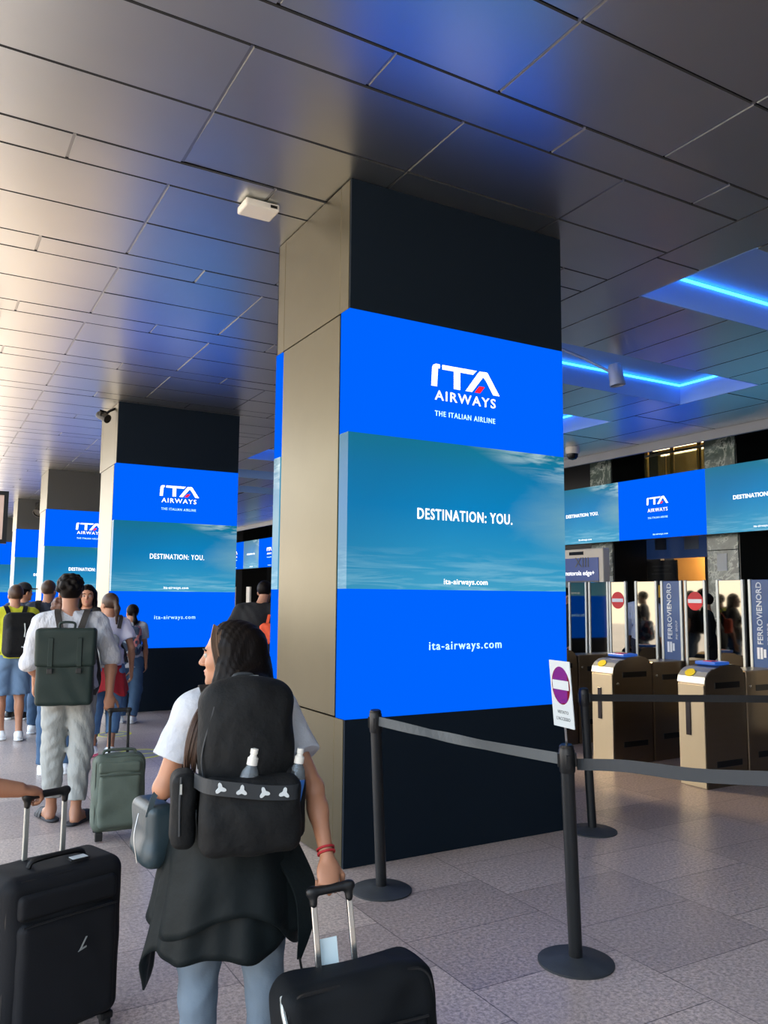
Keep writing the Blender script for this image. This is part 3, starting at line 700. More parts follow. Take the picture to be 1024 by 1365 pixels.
belt(S2, [w2+Vector((0.04, -0.02, -0.02)), (2.60, 2.50, 0.955), (2.56, 2.12, 0.995), (2.5, 1.77, 1.055), (2.42, 1.4, 1.12)], [(0, 0, 1), (0.25, 0, 0.9), (0.3, 0.0, 0.9), (0.3, 0, 0.9), (0.3, 0, 0.9)], M['belt_mid'])
belt(S3, [w3+Vector((0.035, -0.01, 0.0)), (4.75, 4.0, 0.95), (5.15, 3.63, 0.965), (5.9, 3.0, 0.98)], [(0, 0, 1), (0.1, 0, 1), (0, 0, 1), (0, 0, 1)], M['belt_dark'])

# ---------------- no-entry sign on the foreground post
sc = Vector((2.567, 2.851, 1.215))
sg = thing('no_entry_sign', 'white no-entry sign plate standing on the foreground belt post', 'sign', sc)
sw, sh = 0.150, 0.30
sU = Vector((-0.082, -0.991, 0)).normalized(); sV = Vector((-0.078, 0.045, 0.995)); sV = (sV - sU*sV.dot(sU)).normalized(); sN = sU.cross(sV)
sgf = lambda a, b: sU*a + sV*b
mb = MB(); nA = 48; ring = []; cz = 0.038; ra, rb = 0.066, 0.086
for k in range(nA):
    a = 2*PI*k/nA; ca, sa = math.cos(a), math.sin(a)
    q = min((sw/2)/abs(ca) if abs(ca) > 1e-6 else 9, ((sh/2-cz) if sa > 0 else (sh/2+cz))/abs(sa) if abs(sa) > 1e-6 else 9)
    ring.append(((ca*q, cz+sa*q), (ra*ca, cz+rb*sa)))
corn = [(sw/2, sh/2), (-sw/2, sh/2), (-sw/2, -sh/2), (sw/2, -sh/2)]
vo = [mb.bm.verts.new(sgf(*p)) for p, _ in ring]; vi = [mb.bm.verts.new(sgf(*p)) for _, p in ring]
def side_of(p): return 0 if abs(p[0]-sw/2) < 1e-5 else 2 if abs(p[0]+sw/2) < 1e-5 else 1 if p[1] > 0 else 3
for k in range(nA):
    j = (k+1) % nA; s0, s1 = side_of(ring[k][0]), side_of(ring[j][0])
    if s0 != s1: mb.bm.faces.new((vi[k], vo[k], mb.bm.verts.new(sgf(*corn[s0])), vo[j], vi[j]))
    else: mb.bm.faces.new((vi[k], vo[k], vo[j], vi[j]))
r_ = bmesh.ops.extrude_face_region(mb.bm, geom=list(mb.bm.faces)); bmesh.ops.translate(mb.bm, vec=-sN*0.004, verts=[v for v in r_['geom'] if isinstance(v, bmesh.types.BMVert)])
mb.build('plate', M['white'], sg)
el = [(ra*math.cos(2*PI*k/40), cz+rb*math.sin(2*PI*k/40)) for k in range(40)]
MB().prism(el, sgf, -sN*0.002).build('disc', M['red_film'], sg)['label'] = 'translucent red disc'
MB().prism([(-0.058, cz-0.018), (0.058, cz-0.018), (0.058, cz+0.024), (-0.058, cz+0.024)], lambda a, b: sgf(a, b)+sN*0.001, sN*0.001).build('bar', M['white'], sg)
text_obj('VIETATO', 0.080, sgf(0.0, -0.082), sU, sV, M['print_grey'], sg, bold=0.01, depth=0.0008)
text_obj("L'ACCESSO", 0.100, sgf(0.0, -0.112), sU, sV, M['print_grey'], sg, bold=0.01, depth=0.0008)
MB().tube([sgf(0, -sh/2+0.01)-sN*0.006, w2+Vector((0, 0, 0.06))-sc], 0.006, 8).build('stem', M['chrome'], sg)

# ================================================================ fixtures on the ceiling
t = thing('ceiling_box', 'small white sensor box fixed under the ceiling left of the big pillar', 'sensor box', (1.93, 5.22, CEIL))
MB().box((0, 0, -0.035), (0.25, 0.19, 0.055), bev=0.012).build('housing', M['white_plastic'], t)
MB().box((0, 0, -0.004), (0.18, 0.13, 0.012)).build('bracket', M['alu'], t)
MB().box((0.08, -0.0965, -0.035), (0.05, 0.004, 0.02)).build('indicator', M['slot'], t)
def spot(name, label, loc, arm_from, aim, m, r0=0.085, ln=0.26, grp=None):
    t = thing(name, label, 'spotlight', loc, 0, grp)
    d = Vector(aim).normalized(); R = d.to_track_quat('Z', 'Y').to_matrix()
    MB().lathe([(r0*0.75, -ln*0.5), (r0*0.9, -ln*0.42), (r0, -ln*0.3), (r0, ln*0.35), (r0*1.08, ln*0.36), (r0*1.08, ln*0.5), (r0*0.9, ln*0.5), (r0*0.86, ln*0.44), (0, ln*0.44)], (0, 0, 0), 24, R=R).build('housing', m, t, smooth=True)
    A = Vector(arm_from)-Vector(loc)
    MB().tube([A, A*0.5+Vector((0, 0, 0.02)), Vector((0, 0, 0.0))], 0.018, 8).build('arm', m, t)
    sd = R @ Vector((1, 0, 0)); MB().ribbon([sd*r0*1.1, sd*r0*1.1 + Vector((0, 0, r0*1.3)), -sd*r0*1.1 + Vector((0, 0, r0*1.3)), -sd*r0*1.1], 0.03, 0.008, R @ Vector((0, 1, 0))).build('yoke', m, t)
    return t
M['spot_grey'] = mat('spot_grey', '#8c96a6', 0.45, 0.3)
spot('spotlight', 'grey cylindrical spotlight hanging from the blue ceiling recess', (7.05, 6.80, 4.30), (6.55, 7.3, CEIL+0.29), (0.1, -0.1, -1), M['spot_grey'])
spot('spotlight', 'small dark spotlight bracketed to the second pillar top', (2.16, 12.05, 4.22), (2.33, 12.05, 4.36), (0.55, -0.75, -0.45), M['black'], 0.06, 0.2)
spot('spotlight', 'dark spotlight at the top of the fourth pillar, far left', (2.9, 25.2, 4.1), (2.9, 25.5, 4.38), (-0.3, -0.4, -0.5), M['black'], 0.14, 0.42)
t = thing('dome_camera', 'white dome camera under the ceiling edge beside the big pillar', 'camera', (10.3, 11.05, CEIL))
MB().lathe([(0.13, 0.0), (0.13, -0.09), (0.11, -0.12), (0, -0.12)], (0, 0, 0), 24).build('mount', M['white_plastic'], t, smooth=True)
MB().lathe([(0.105, -0.12), (0.10, -0.17), (0.07, -0.215), (0.0, -0.235)], (0, 0, 0), 24).build('dome', M['slot'], t, smooth=True)
# hanging board cut by the left edge of the photo
t = thing('hanging_board', 'dark framed notice board hanging from the ceiling at the left photo edge', 'board', (0.33, 8.79, 2.14))
mb = MB()
for (c, d) in (((0, 0, 0.02), (0.76, 0.05, 0.04)), ((0, 0, 0.50), (0.76, 0.05, 0.04)), ((-0.36, 0, 0.26), (0.04, 0.05, 0.44)), ((0.36, 0, 0.26), (0.04, 0.05, 0.44))): mb.box(c, d)
mb.build('frame', M['black'], t)
MB().box((0, 0.005, 0.26), (0.68, 0.03, 0.44)).build('sheet', mat('pale_rose_sheet', '#cdb7ae', 0.6), t)
for x in (-0.2, 0.2): MB().tube([(x, 0, 0.52), (x, 0, CEIL-2.14)], 0.008, 8).build('hanger', M['alu'], t)

# floor stickers
M['sticker_yellow'] = mat('floor_sticker_yellow', '#c9c83a', 0.5); M['sticker_grey'] = mat('floor_sticker_grey', '#7f7f86', 0.5)
def floor_sticker(x, y, label, r=0.24):
    t = thing('floor_sticker', label, 'sticker', (x, y, 0), 0, 'floor stickers')
    MB().lathe([(0, 0), (r*0.86, 0), (r*0.86, 0.0015), (0, 0.0015)], (0, 0, 0), 40).build('disc', M['sticker_grey'], t)
    MB().lathe([(r*0.86, 0), (r, 0), (r, 0.002), (r*0.86, 0.002), (r*0.86, 0)], (0, 0, 0), 40).build('ring', M['sticker_yellow'], t)
    MB().box((0, -0.02, 0.002), (r*1.1, 0.03, 0.002)).build('bar', M['sticker_yellow'], t)
floor_sticker(2.10, 10.1, 'yellow ringed floor sticker, the farther one by the jeans of the queue', 0.20)
floor_sticker(2.08, 8.75, 'yellow ringed floor sticker just beyond the green suitcase', 0.26)

lamp('gate_sun_spot', 'SPOT', (2.16, 11.9, 4.15), 2600, (1.0, 0.74, 0.40), target=(6.1, 5.5, 0.6), spot_size=0.30, spot_blend=0.5, shadow_soft_size=0.05)  # added spot that stands in for low sun on the gate fronts

for k, (x, y) in enumerate(((7.9, 22.6), (8.1, 21.9), (8.3, 21.3))):
    t = thing('barrier_post', ['distant pale barrier post, left of the person in black between the pillars', 'distant pale barrier post, middle one behind the person in black between the pillars', 'distant pale barrier post, right behind the person in black between the pillars'][k], 'barrier', (x, y, 0), 0, 'distant barrier posts')  # far_post
    MB().box((0, 0, 0.95), (0.06, 0.26, 1.9), bev=0.01).build('panel', M['white_plastic'], t)
    MB().box((0, 0, 0.03), (0.2, 0.34, 0.06), bev=0.01).build('foot', M['black'], t)
# ================================================================ smooth solid modelling: distance fields meshed with surface nets
def _v(p): return [float(x) for x in p]
class SD:
    def __init__(s): s.ops = []; s.lo = np.full(3, 1e9); s.hi = np.full(3, -1e9)
    def _u(s, fn, lo, hi, k, kind='u'):
        lo, hi = np.array(lo, float), np.array(hi, float)
        if kind == 'u': s.lo = np.minimum(s.lo, lo); s.hi = np.maximum(s.hi, hi)
        s.ops.append((kind, fn, lo, hi, k)); return s
    def rc(s, a, b, ra, rb, k=0.02, kind='u'):
        a, b = _v(a), _v(b); ba = [q-p for p, q in zip(a, b)]; l2 = sum(x*x for x in ba) + 1e-12; m = max(ra, rb)
        def fn(X, Y, Z):
            h = np.clip(((X-a[0])*ba[0] + (Y-a[1])*ba[1] + (Z-a[2])*ba[2])/l2, 0, 1)
            return np.sqrt((X-a[0]-h*ba[0])**2 + (Y-a[1]-h*ba[1])**2 + (Z-a[2]-h*ba[2])**2) - (ra + h*(rb-ra))
        return s._u(fn, np.minimum(a, b)-m, np.maximum(a, b)+m, k, kind)
    def fc(s, a, b, ra, rb, k=0.02):
        """cone with a flat end at b"""
        a, b = _v(a), _v(b); ba = [q-p for p, q in zip(a, b)]; ln = math.sqrt(sum(x*x for x in ba)); l2 = ln*ln; m = max(ra, rb)
        def fn(X, Y, Z):
            q = ((X-a[0])*ba[0] + (Y-a[1])*ba[1] + (Z-a[2])*ba[2])/l2; h = np.clip(q, 0, 1.2)
            d = np.sqrt((X-a[0]-h*ba[0])**2 + (Y-a[1]-h*ba[1])**2 + (Z-a[2]-h*ba[2])**2) - (ra + h*(rb-ra))
            return np.maximum(d, (q-1)*ln)
        return s._u(fn, np.minimum(a, b)-m, np.maximum(a, b)+m, k)
    def el(s, c, r, k=0.02, R=None, kind='u'):
        c, r = _v(c), _v(r); m = max(r)
        def fn(X, Y, Z):
            x, y, z = X-c[0], Y-c[1], Z-c[2]
            if R is not None: x, y, z = (R[0][0]*x+R[1][0]*y+R[2][0]*z, R[0][1]*x+R[1][1]*y+R[2][1]*z, R[0][2]*x+R[1][2]*y+R[2][2]*z)
            k0 = np.sqrt((x/r[0])**2+(y/r[1])**2+(z/r[2])**2); k1 = np.sqrt((x/r[0]**2)**2+(y/r[1]**2)**2+(z/r[2]**2)**2)
            return k0*(k0-1)/np.maximum(k1, 1e-6)
        e = np.array(r) if R is None else np.full(3, m)
        return s._u(fn, np.array(c)-e, np.array(c)+e, k, kind)
    def bx(s, c, h, rad, k=0.01, R=None, kind='u'):
        c, h = _v(c), _v(h); m = math.sqrt(sum(x*x for x in h)); h2 = [max(x-rad, 1e-4) for x in h]
        def fn(X, Y, Z):
            x, y, z = X-c[0], Y-c[1], Z-c[2]
            if R is not None: x, y, z = (R[0][0]*x+R[1][0]*y+R[2][0]*z, R[0][1]*x+R[1][1]*y+R[2][1]*z, R[0][2]*x+R[1][2]*y+R[2][2]*z)
            x, y, z = np.abs(x)-h2[0], np.abs(y)-h2[1], np.abs(z)-h2[2]
            return np.sqrt(np.maximum(x, 0)**2+np.maximum(y, 0)**2+np.maximum(z, 0)**2) + np.minimum(np.maximum(x, np.maximum(y, z)), 0) - rad
        e = np.array(h) if R is None else np.full(3, m)
        return s._u(fn, np.array(c)-e, np.array(c)+e, k, kind)
    def elc(s, c, rx, ry, z0, z1, k=0.03, rx1=None, ry1=None):
        """elliptic column from z0 (rx, ry) to z1 (rx1, ry1)"""
        c = _v(c); rx1 = rx1 or rx; ry1 = ry1 or ry
        def fn(X, Y, Z):
            h = np.clip((Z-z0)/(z1-z0), 0, 1); a = rx+(rx1-rx)*h; b = ry+(ry1-ry)*h
            d = (np.sqrt(((X-c[0])/a)**2+((Y-c[1])/b)**2)-1)*np.minimum(a, b)
            return np.maximum(d, np.maximum(z0-Z, Z-z1))
        m, n = max(rx, rx1), max(ry, ry1)
        return s._u(fn, (c[0]-m, c[1]-n, z0), (c[0]+m, c[1]+n, z1), k)
    def cut(s, p, n):
        """keep the side the normal points away from"""
        p, n = _v(p), Vector(n).normalized()
        s.ops.append(('cut', lambda X, Y, Z: (X-p[0])*n.x+(Y-p[1])*n.y+(Z-p[2])*n.z, None, None, 0)); return s
    def disp(s, fn): s.ops.append(('disp', fn, None, None, 0)); return s
    def mesh(s, res, name='solid'):
        lo = s.lo-res*2.5; n = np.ceil((s.hi+res*2.5-lo)/res).astype(int)+1
        ax = [(lo[i]+np.arange(n[i])*res).astype(np.float32) for i in range(3)]
        F = np.full(tuple(n), 0.5, np.float32)
        for kind, fn, a, b, k in s.ops:
            if a is None:
                X, Y, Z = ax[0][:, None, None], ax[1][None, :, None], ax[2][None, None, :]
                d = fn(X, Y, Z)
                if kind == 'cut': np.maximum(F, d, out=F)
                else: F += np.where(np.abs(F) < 0.06, d, 0)
                continue
            pad = k+2.5*res
            i0 = np.clip(np.floor((a-pad-lo)/res).astype(int), 0, n-1); i1 = np.clip(np.ceil((b+pad-lo)/res).astype(int)+1, 1, n)
            sl = tuple(slice(i0[j], i1[j]) for j in range(3))
            X, Y, Z = ax[0][sl[0]][:, None, None], ax[1][sl[1]][None, :, None], ax[2][sl[2]][None, None, :]
            d = fn(X, Y, Z).astype(np.float32); g = F[sl]
            if kind == 'u':
                if k > 0: h = np.maximum(k-np.abs(g-d), 0)/k; F[sl] = np.minimum(g, d)-h*h*k*0.25
                else: F[sl] = np.minimum(g, d)
            elif kind == 's':
                d = -d
                if k > 0: h = np.maximum(k-np.abs(g-d), 0)/k; F[sl] = np.maximum(g, d)+h*h*k*0.25
                else: F[sl] = np.maximum(g, d)
        S = F < 0; nx, ny, nz = n
        cnt = np.zeros((nx-1, ny-1, nz-1), np.uint8)
        for i in (0, 1):
            for j in (0, 1):
                for k in (0, 1): cnt += S[i:nx-1+i, j:ny-1+j, k:nz-1+k]
        act = np.argwhere((cnt > 0) & (cnt < 8)); idx = np.full(cnt.shape, -1, np.int64); idx[tuple(act.T)] = np.arange(len(act))
        off = np.array([(i, j, k) for i in (0, 1) for j in (0, 1) for k in (0, 1)])
        cv = np.stack([F[act[:, 0]+o[0], act[:, 1]+o[1], act[:, 2]+o[2]] for o in off], 1)
        acc = np.zeros((len(act), 3)); num = np.zeros(len(act))
        for e in range(8):
            for g in range(e+1, 8):
                if np.abs(off[e]-off[g]).sum() != 1: continue
                m = (cv[:, e] < 0) != (cv[:, g] < 0); t = cv[m, e]/(cv[m, e]-cv[m, g])
                acc[m] += off[e]+(off[g]-off[e])*t[:, None]; num[m] += 1
        V = lo + (act + acc/num[:, None])*res
        Q = []
        for a in range(3):
            b, c = (a+1) % 3, (a+2) % 3
            s0 = [slice(None)]*3; s1 = [slice(None)]*3; s0[a] = slice(0, -1); s1[a] = slice(1, None)
            A, B = S[tuple(s0)], S[tuple(s1)]
            e = np.argwhere(A != B); e = e[(e[:, b] > 0) & (e[:, c] > 0) & (e[:, b] < n[b]-1) & (e[:, c] < n[c]-1)]
            if not len(e): continue
            ub = np.zeros(3, int); ub[b] = 1; uc = np.zeros(3, int); uc[c] = 1
            q = np.stack([idx[tuple((e-ub-uc).T)], idx[tuple((e-uc).T)], idx[tuple(e.T)], idx[tuple((e-ub).T)]], 1)
            fl = ~A[tuple(e.T)]; q[fl] = q[fl][:, ::-1]; Q.append(q)
        Q = np.concatenate(Q); Q = Q[(Q >= 0).all(1)]
        me = bpy.data.meshes.new(name); me.vertices.add(len(V)); me.vertices.foreach_set('co', V.astype(np.float32).ravel())
        me.loops.add(Q.size); me.loops.foreach_set('vertex_index', Q.astype(np.int32).ravel())
        me.polygons.add(len(Q)); me.polygons.foreach_set('loop_start', np.arange(0, Q.size, 4, dtype=np.int32))
        me.update(calc_edges=True); me.validate(); me.polygons.foreach_set('use_smooth', [True]*len(me.polygons)); me.update()
        return me
    def build(s, name, m, parent, res=0.01, label=None):
        o = put(name, s.mesh(res, name), m, parent)
        if label: o['label'] = label
        return o
def folds(amp, f=1.0, seed=0.0):
    """soft cloth creases"""
    def fn(X, Y, Z):
        return amp*(np.sin(34*f*Z+11*f*X+9*np.sin(7*f*X+5*f*Y+seed)+seed)*0.5 + np.sin(23*f*X-19*f*Y+13*f*Z+seed*2)*0.5 + np.sin(60*f*Z-25*f*Y+4*np.sin(15*f*X+seed))*0.35)
    return fn

# ================================================================ people
class Bag: pass
def rotm(yaw, pitch=0.0): return (Matrix.Rotation(yaw, 3, 'Z') @ Matrix.Rotation(pitch, 3, 'X'))
def hand(sd, W, d, n, sgn, s, curl=0.35, spread=1.0, thumb=0.5, r=0.0088, tv=None):
    """palm plus five fingers; d points to the finger tips, n out of the palm, sgn +1 right hand, -1 left"""
    W = Vector(W); d = Vector(d).normalized(); n = Vector(n); n = (n-d*n.dot(d)).normalized(); t = d.cross(n)*sgn
    R = [[t[i], d[i], n[i]] for i in range(3)]
    sd.el(W+d*0.048*s, (0.040*s, 0.056*s, 0.018*s), 0.015, R=R)
    sd.el(W+d*0.03*s+t*0.02*s+n*0.008*s, (0.02*s, 0.03*s, 0.014*s), 0.01, R=R)
    cu = curl if isinstance(curl, (list, tuple)) else [curl]*3
    for o, ln in ((0.029, 0.072), (0.0098, 0.080), (-0.0098, 0.074), (-0.028, 0.058)):
        p = W+d*(0.086-abs(o-0.008)*0.25)*s+t*o*spread*s; a = 0.0
        for fr, ra, rb, c in ((0.42, 1.0, 0.95, cu[0]), (0.32, 0.95, 0.88, cu[1]), (0.26, 0.88, 0.78, cu[2])):
            a += c; q = p+(d*math.cos(a)+n*math.sin(a))*ln*fr*s
            sd.rc(p, q, r*ra*s, r*rb*s, 0.003); p = q
    p = W+d*0.022*s+t*0.03*s+n*0.006*s; dr = (d*0.75+t*0.62+n*0.25).normalized()
    for ln, ra, rb, c in ((0.04, 1.25, 1.12, 0.0), (0.032, 1.12, 1.0, thumb), (0.026, 1.0, 0.85, thumb)):
        dr = (dr + (n*0.8-t*0.5+d*0.2)*c).normalized(); q = p+dr*ln*s; sd.rc(p, q, r*ra*s, r*rb*s, 0.005); p = q

def person(label, H, loc, rot=0.0, pose=None, yaw=0.0, pitch=0.0, female=False, top=None, bottom=None, shoes=None, hair=None,
           res=0.013, skin='skin', face=False, hands=None, lean=(0, 0), heavy=1.0, group=None, arm=1.0):
    s = H/1.7; pose = pose or {}
    root = thing('person', label, 'person', (loc[0], loc[1], 0), rot, group)
    sw = 0.165 if female else 0.19; hw = 0.095 if female else 0.09
    J = {'pelvis': (0, 0, .93), 'chest': (0, 0, 1.27), 'neck': (0, -.015, 1.42), 'head': (0, .012, 1.588)}
    for sg, sd_ in ((1, 'R'), (-1, 'L')):
        J['sh'+sd_] = (sg*sw, -.01, 1.385); J['el'+sd_] = (sg*(sw+.05), -.03, 1.10); J['wr'+sd_] = (sg*(sw+.06), .03, .86)
        J['hip'+sd_] = (sg*hw, 0, .90); J['kn'+sd_] = (sg*(hw+.005), .015, .49); J['an'+sd_] = (sg*(hw+.01), -.02, .075)
    J = {k: Vector(v)*s for k, v in J.items()}
    for k in ('chest', 'neck', 'head', 'shR', 'shL', 'elR', 'elL', 'wrR', 'wrL'):
        f = max(0, (J[k].z-.93*s)/(.49*s)); J[k] += Vector((lean[0]*f, lean[1]*f, 0))
    for k, v in pose.items(): J[k] = Vector(v)
    B = Bag(); B.root = root; B.J = J; B.s = s; B.H = H
    hR = rotm(yaw, pitch); hc = J['head']; hs = s**0.5
    hp = lambda x, y, z: hc + hR @ (Vector((x, y, z))*hs)
    HR = [list(r) for r in hR]
    B.hp = hp; B.hs = hs; B.HR = HR
    P, Cc, N = J['pelvis'], J['chest'], J['neck']
    mid = P.lerp(Cc, 0.45)
    hv = heavy
    def torso(sd, pad, k=0.05, hipw=0.0):
        if female:
            sd.el(Cc+Vector((0, .0, .0)), (.142*s*hv+pad, .098*s*hv+pad, .165*s+pad), k)
            for x in (-.065, .065): sd.el(Cc+Vector((x*s, .085*s, -.02*s)), (.055*s+pad, .05*s+pad, .055*s+pad), k)
            sd.el(mid, (.118*s*hv+pad, .088*s*hv+pad, .15*s+pad), k); sd.el(P, (.158*s*hv+pad+hipw, .108*s*hv+pad+hipw, .125*s+pad), k)
        else:
            sd.el(Cc, (.162*s*hv+pad, .108*s*hv+pad, .175*s+pad), k); sd.el(mid, (.140*s*hv+pad, .098*s*hv+pad, .15*s+pad), k); sd.el(P, (.150*s*hv+pad+hipw, .105*s*hv+pad+hipw, .12*s+pad), k)
        sd.rc(J['shL'].lerp(J['shR'], .1)+Vector((0, 0, 0)), J['shR'].lerp(J['shL'], .1), .055*s+pad, .055*s+pad, k)
        sd.rc(J['shL'].lerp(N, .35)+Vector((0, 0, .012*s)), N, .05*s+pad*.7, .055*s+pad*.4, k*.7); sd.rc(J['shR'].lerp(N, .35)+Vector((0, 0, .012*s)), N, .05*s+pad*.7, .055*s+pad*.4, k*.7)
    def butt(sd, pad):
        for x in (-1, 1): sd.el(P+Vector((x*.07*s, -.045*s, -.045*s)), (.085*s+pad, .085*s+pad, .09*s+pad), .04)
    B.torso = torso
    # ---- body
    sd = SD(); torso(sd, 0.0); butt(sd, 0.0)
    for q in 'LR':
        a, e, w = J['sh'+q], J['el'+q], J['wr'+q]
        th = (0.88 if female else 1.0)*arm
        sd.el(a, (.058*s*th,)*3, .04); sd.rc(a, e, .050*s*th, .040*s*th, .03); sd.rc(e, e.lerp(w, .35), .041*s*th, .040*s*th, .02); sd.rc(e.lerp(w, .3), w, .040*s*th, .026*s*th, .02)
        hh = (hands or {}).get(q, {}); d = Vector(hh.get('d', (w-e).normalized())); n = Vector(hh.get('n', (-1 if q == 'R' else 1, 0.15, 0)))
        sg = 1 if q == 'R' else -1
        if abs(d.normalized().dot(n.normalized())) > 0.95: n = n + Vector((0, 1, 0))
        hand(sd, w, d, n, sg, hs, hh.get('curl', .35), thumb=hh.get('thumb', .4))
        h, kn, an = J['hip'+q], J['kn'+q], J['an'+q]
        sd.rc(h, kn, .085*s, .056*s, .04); sd.rc(kn, an, .052*s, .034*s, .03); sd.el(kn.lerp(an, .3)+Vector((0, -.022*s, 0)), (.046*s, .046*s, .10*s), .03)
        ft = Vector(pose.get('toe'+q, (0.02 if q == 'R' else -0.02, .15, 0)))
        ft = ft.normalized()*.15*s; J['toe'+q] = an + ft + Vector((0, 0, -.045*s))
        sd.rc(an+Vector((0, -.03*s, -.04*s)), J['toe'+q], .034*s, .026*s, .03); sd.rc(an, an+ft*.5+Vector((0, 0, -.03*s)), .034*s, .03*s, .03)
    sd.rc(N, hp(0, -.02, -.05), .056*s, .052*hs, .03)
    sd.el(hp(0, -.012, .035), (.073*hs, .092*hs, .085*hs), .01, R=HR); sd.el(hp(0, .03, -.025), (.058*hs, .058*hs, .085*hs), .03, R=HR)
    sd.el(hp(0, .045, -.072), (.042*hs, .04*hs, .034*hs), .025, R=HR); sd.el(hp(0, .078, -.094), (.016*hs, .014*hs, .014*hs), .02, R=HR)
    sd.el(hp(0, .078, .022), (.046*hs, .014*hs, .011*hs), .02, R=HR)
    for x in (-1, 1): sd.el(hp(x*.031, .094, .006), (.017*hs, .016*hs, .011*hs), .012, R=HR, kind='s'); sd.el(hp(x*.036, .062, -.022), (.022*hs, .02*hs, .02*hs), .02, R=HR)
    sd.rc(hp(0, .085, .014), hp(0, .108, -.022), .0075*hs, .0105*hs, .010); sd.el(hp(0, .097, -.027), (.017*hs, .012*hs, .008*hs), .006, R=HR)
    sd.el(hp(0, .086, -.052), (.023*hs, .011*hs, .0065*hs), .006, R=HR); sd.el(hp(0, .084, -.064), (.019*hs, .011*hs, .0065*hs), .006, R=HR)
    for x in (-1, 1): sd.el(hp(x*.073, -.008, -.004), (.010*hs, .020*hs, .031*hs), .006, R=HR)
    B.body = sd.build('body', M[skin], root, res)
    if face:
        for x in (-1, 1):
            e = SD(); e.el(hp(x*.031, .0775, .005), (.0115*hs,)*3, 0); eo = e.build('eye', M['eye'], root, .003)
            e = SD(); e.el(hp(x*.031, .0850, .005), (.0058*hs, .005*hs, .0060*hs), 0, R=HR); put('iris', e.mesh(.0015), M['iris'], eo)
            MB().tube([hp(x*.012, .0925, .024), hp(x*.03, .0925, .030), hp(x*.05, .078, .024)], .0035*hs, 8).build('eyebrow', M['hair_dark'], root)
        e = SD(); e.el(hp(0, .0885, -.0525), (.020*hs, .010*hs, .0052*hs), .002, R=HR); e.el(hp(0, .0865, -.0635), (.017*hs, .010*hs, .0055*hs), .002, R=HR); e.build('lips', M['lip'], root, .003)
    # ---- top
    if top:
        pad = top.get('pad', .016); sd = SD(); torso(sd, pad)
        hem = top['hem']*s; sd.elc((P.x, P.y, 0), (.160 if female else .158)*s*hv+pad+.012, .112*s*hv+pad+.012, hem, 1.12*s, .04, .150*s*hv+pad, .104*s*hv+pad)
        sd.cut((0, 0, hem), (0, 0, -1)); sl = top.get('sleeve', .6); loose = top.get('loose', .018)
        for q in 'LR':
            a, e, w = J['sh'+q], J['el'+q], J['wr'+q]
            if sl <= 1: sd.fc(a, a.lerp(e, sl), .056*s+pad, .046*s+loose+pad*.6, .035)
            else:
                sd.rc(a, e, .056*s+pad, .046*s+loose, .035); sd.fc(e, e.lerp(w, sl-1), .046*s+loose, .038*s+loose, .03)
        sd.el(N+Vector((0, .012*s, .045*s)), (.060*s, .060*s, .03*s), .01, kind='s')
        if top.get('fold', 1): sd.disp(folds(top.get('amp', .004), 1.0, H*7))
        B.top = sd.build('shirt', M[top['m']], root, res, top.get('label'))
    # ---- bottom
    if bottom:
        pad = bottom.get('pad', .012); sd = SD()
        sd.el(P, (.156*s*hv+pad, .108*s*hv+pad, .125*s+pad), .04); butt(sd, pad); sd.elc((P.x, P.y, 0), .15*s*hv+pad, .105*s*hv+pad, .92*s, bottom.get('waist', 1.03)*s, .03, .138*s*hv+pad, .098*s*hv+pad)
        sd.cut((0, 0, bottom.get('waist', 1.03)*s), (0, 0, 1)); hz = bottom['hem']*s; lo_ = bottom.get('loose', .02)
        for q in 'LR':
            h, kn, an = J['hip'+q], J['kn'+q], J['an'+q]
            if hz > kn.z-.02: f = (h.z-hz)/(h.z-kn.z); sd.fc(h, h.lerp(kn, f), .088*s+pad, .068*s+lo_, .04)
            else:
                sd.rc(h, kn, .088*s+pad, .060*s+lo_, .04); f = (kn.z-hz)/(kn.z-an.z); sd.fc(kn, kn.lerp(an, f), .060*s+lo_, .042*s+lo_, .03); sd.el(kn.lerp(an, .3)+Vector((0, -.02*s, 0)), (.048*s+lo_*.6, .048*s+lo_*.6, .1*s), .03)
        sd.disp(folds(bottom.get('amp', .004), 1.1, H*3)); B.bottom = sd.build(bottom.get('name', 'trousers'), M[bottom['m']], root, res, bottom.get('label'))
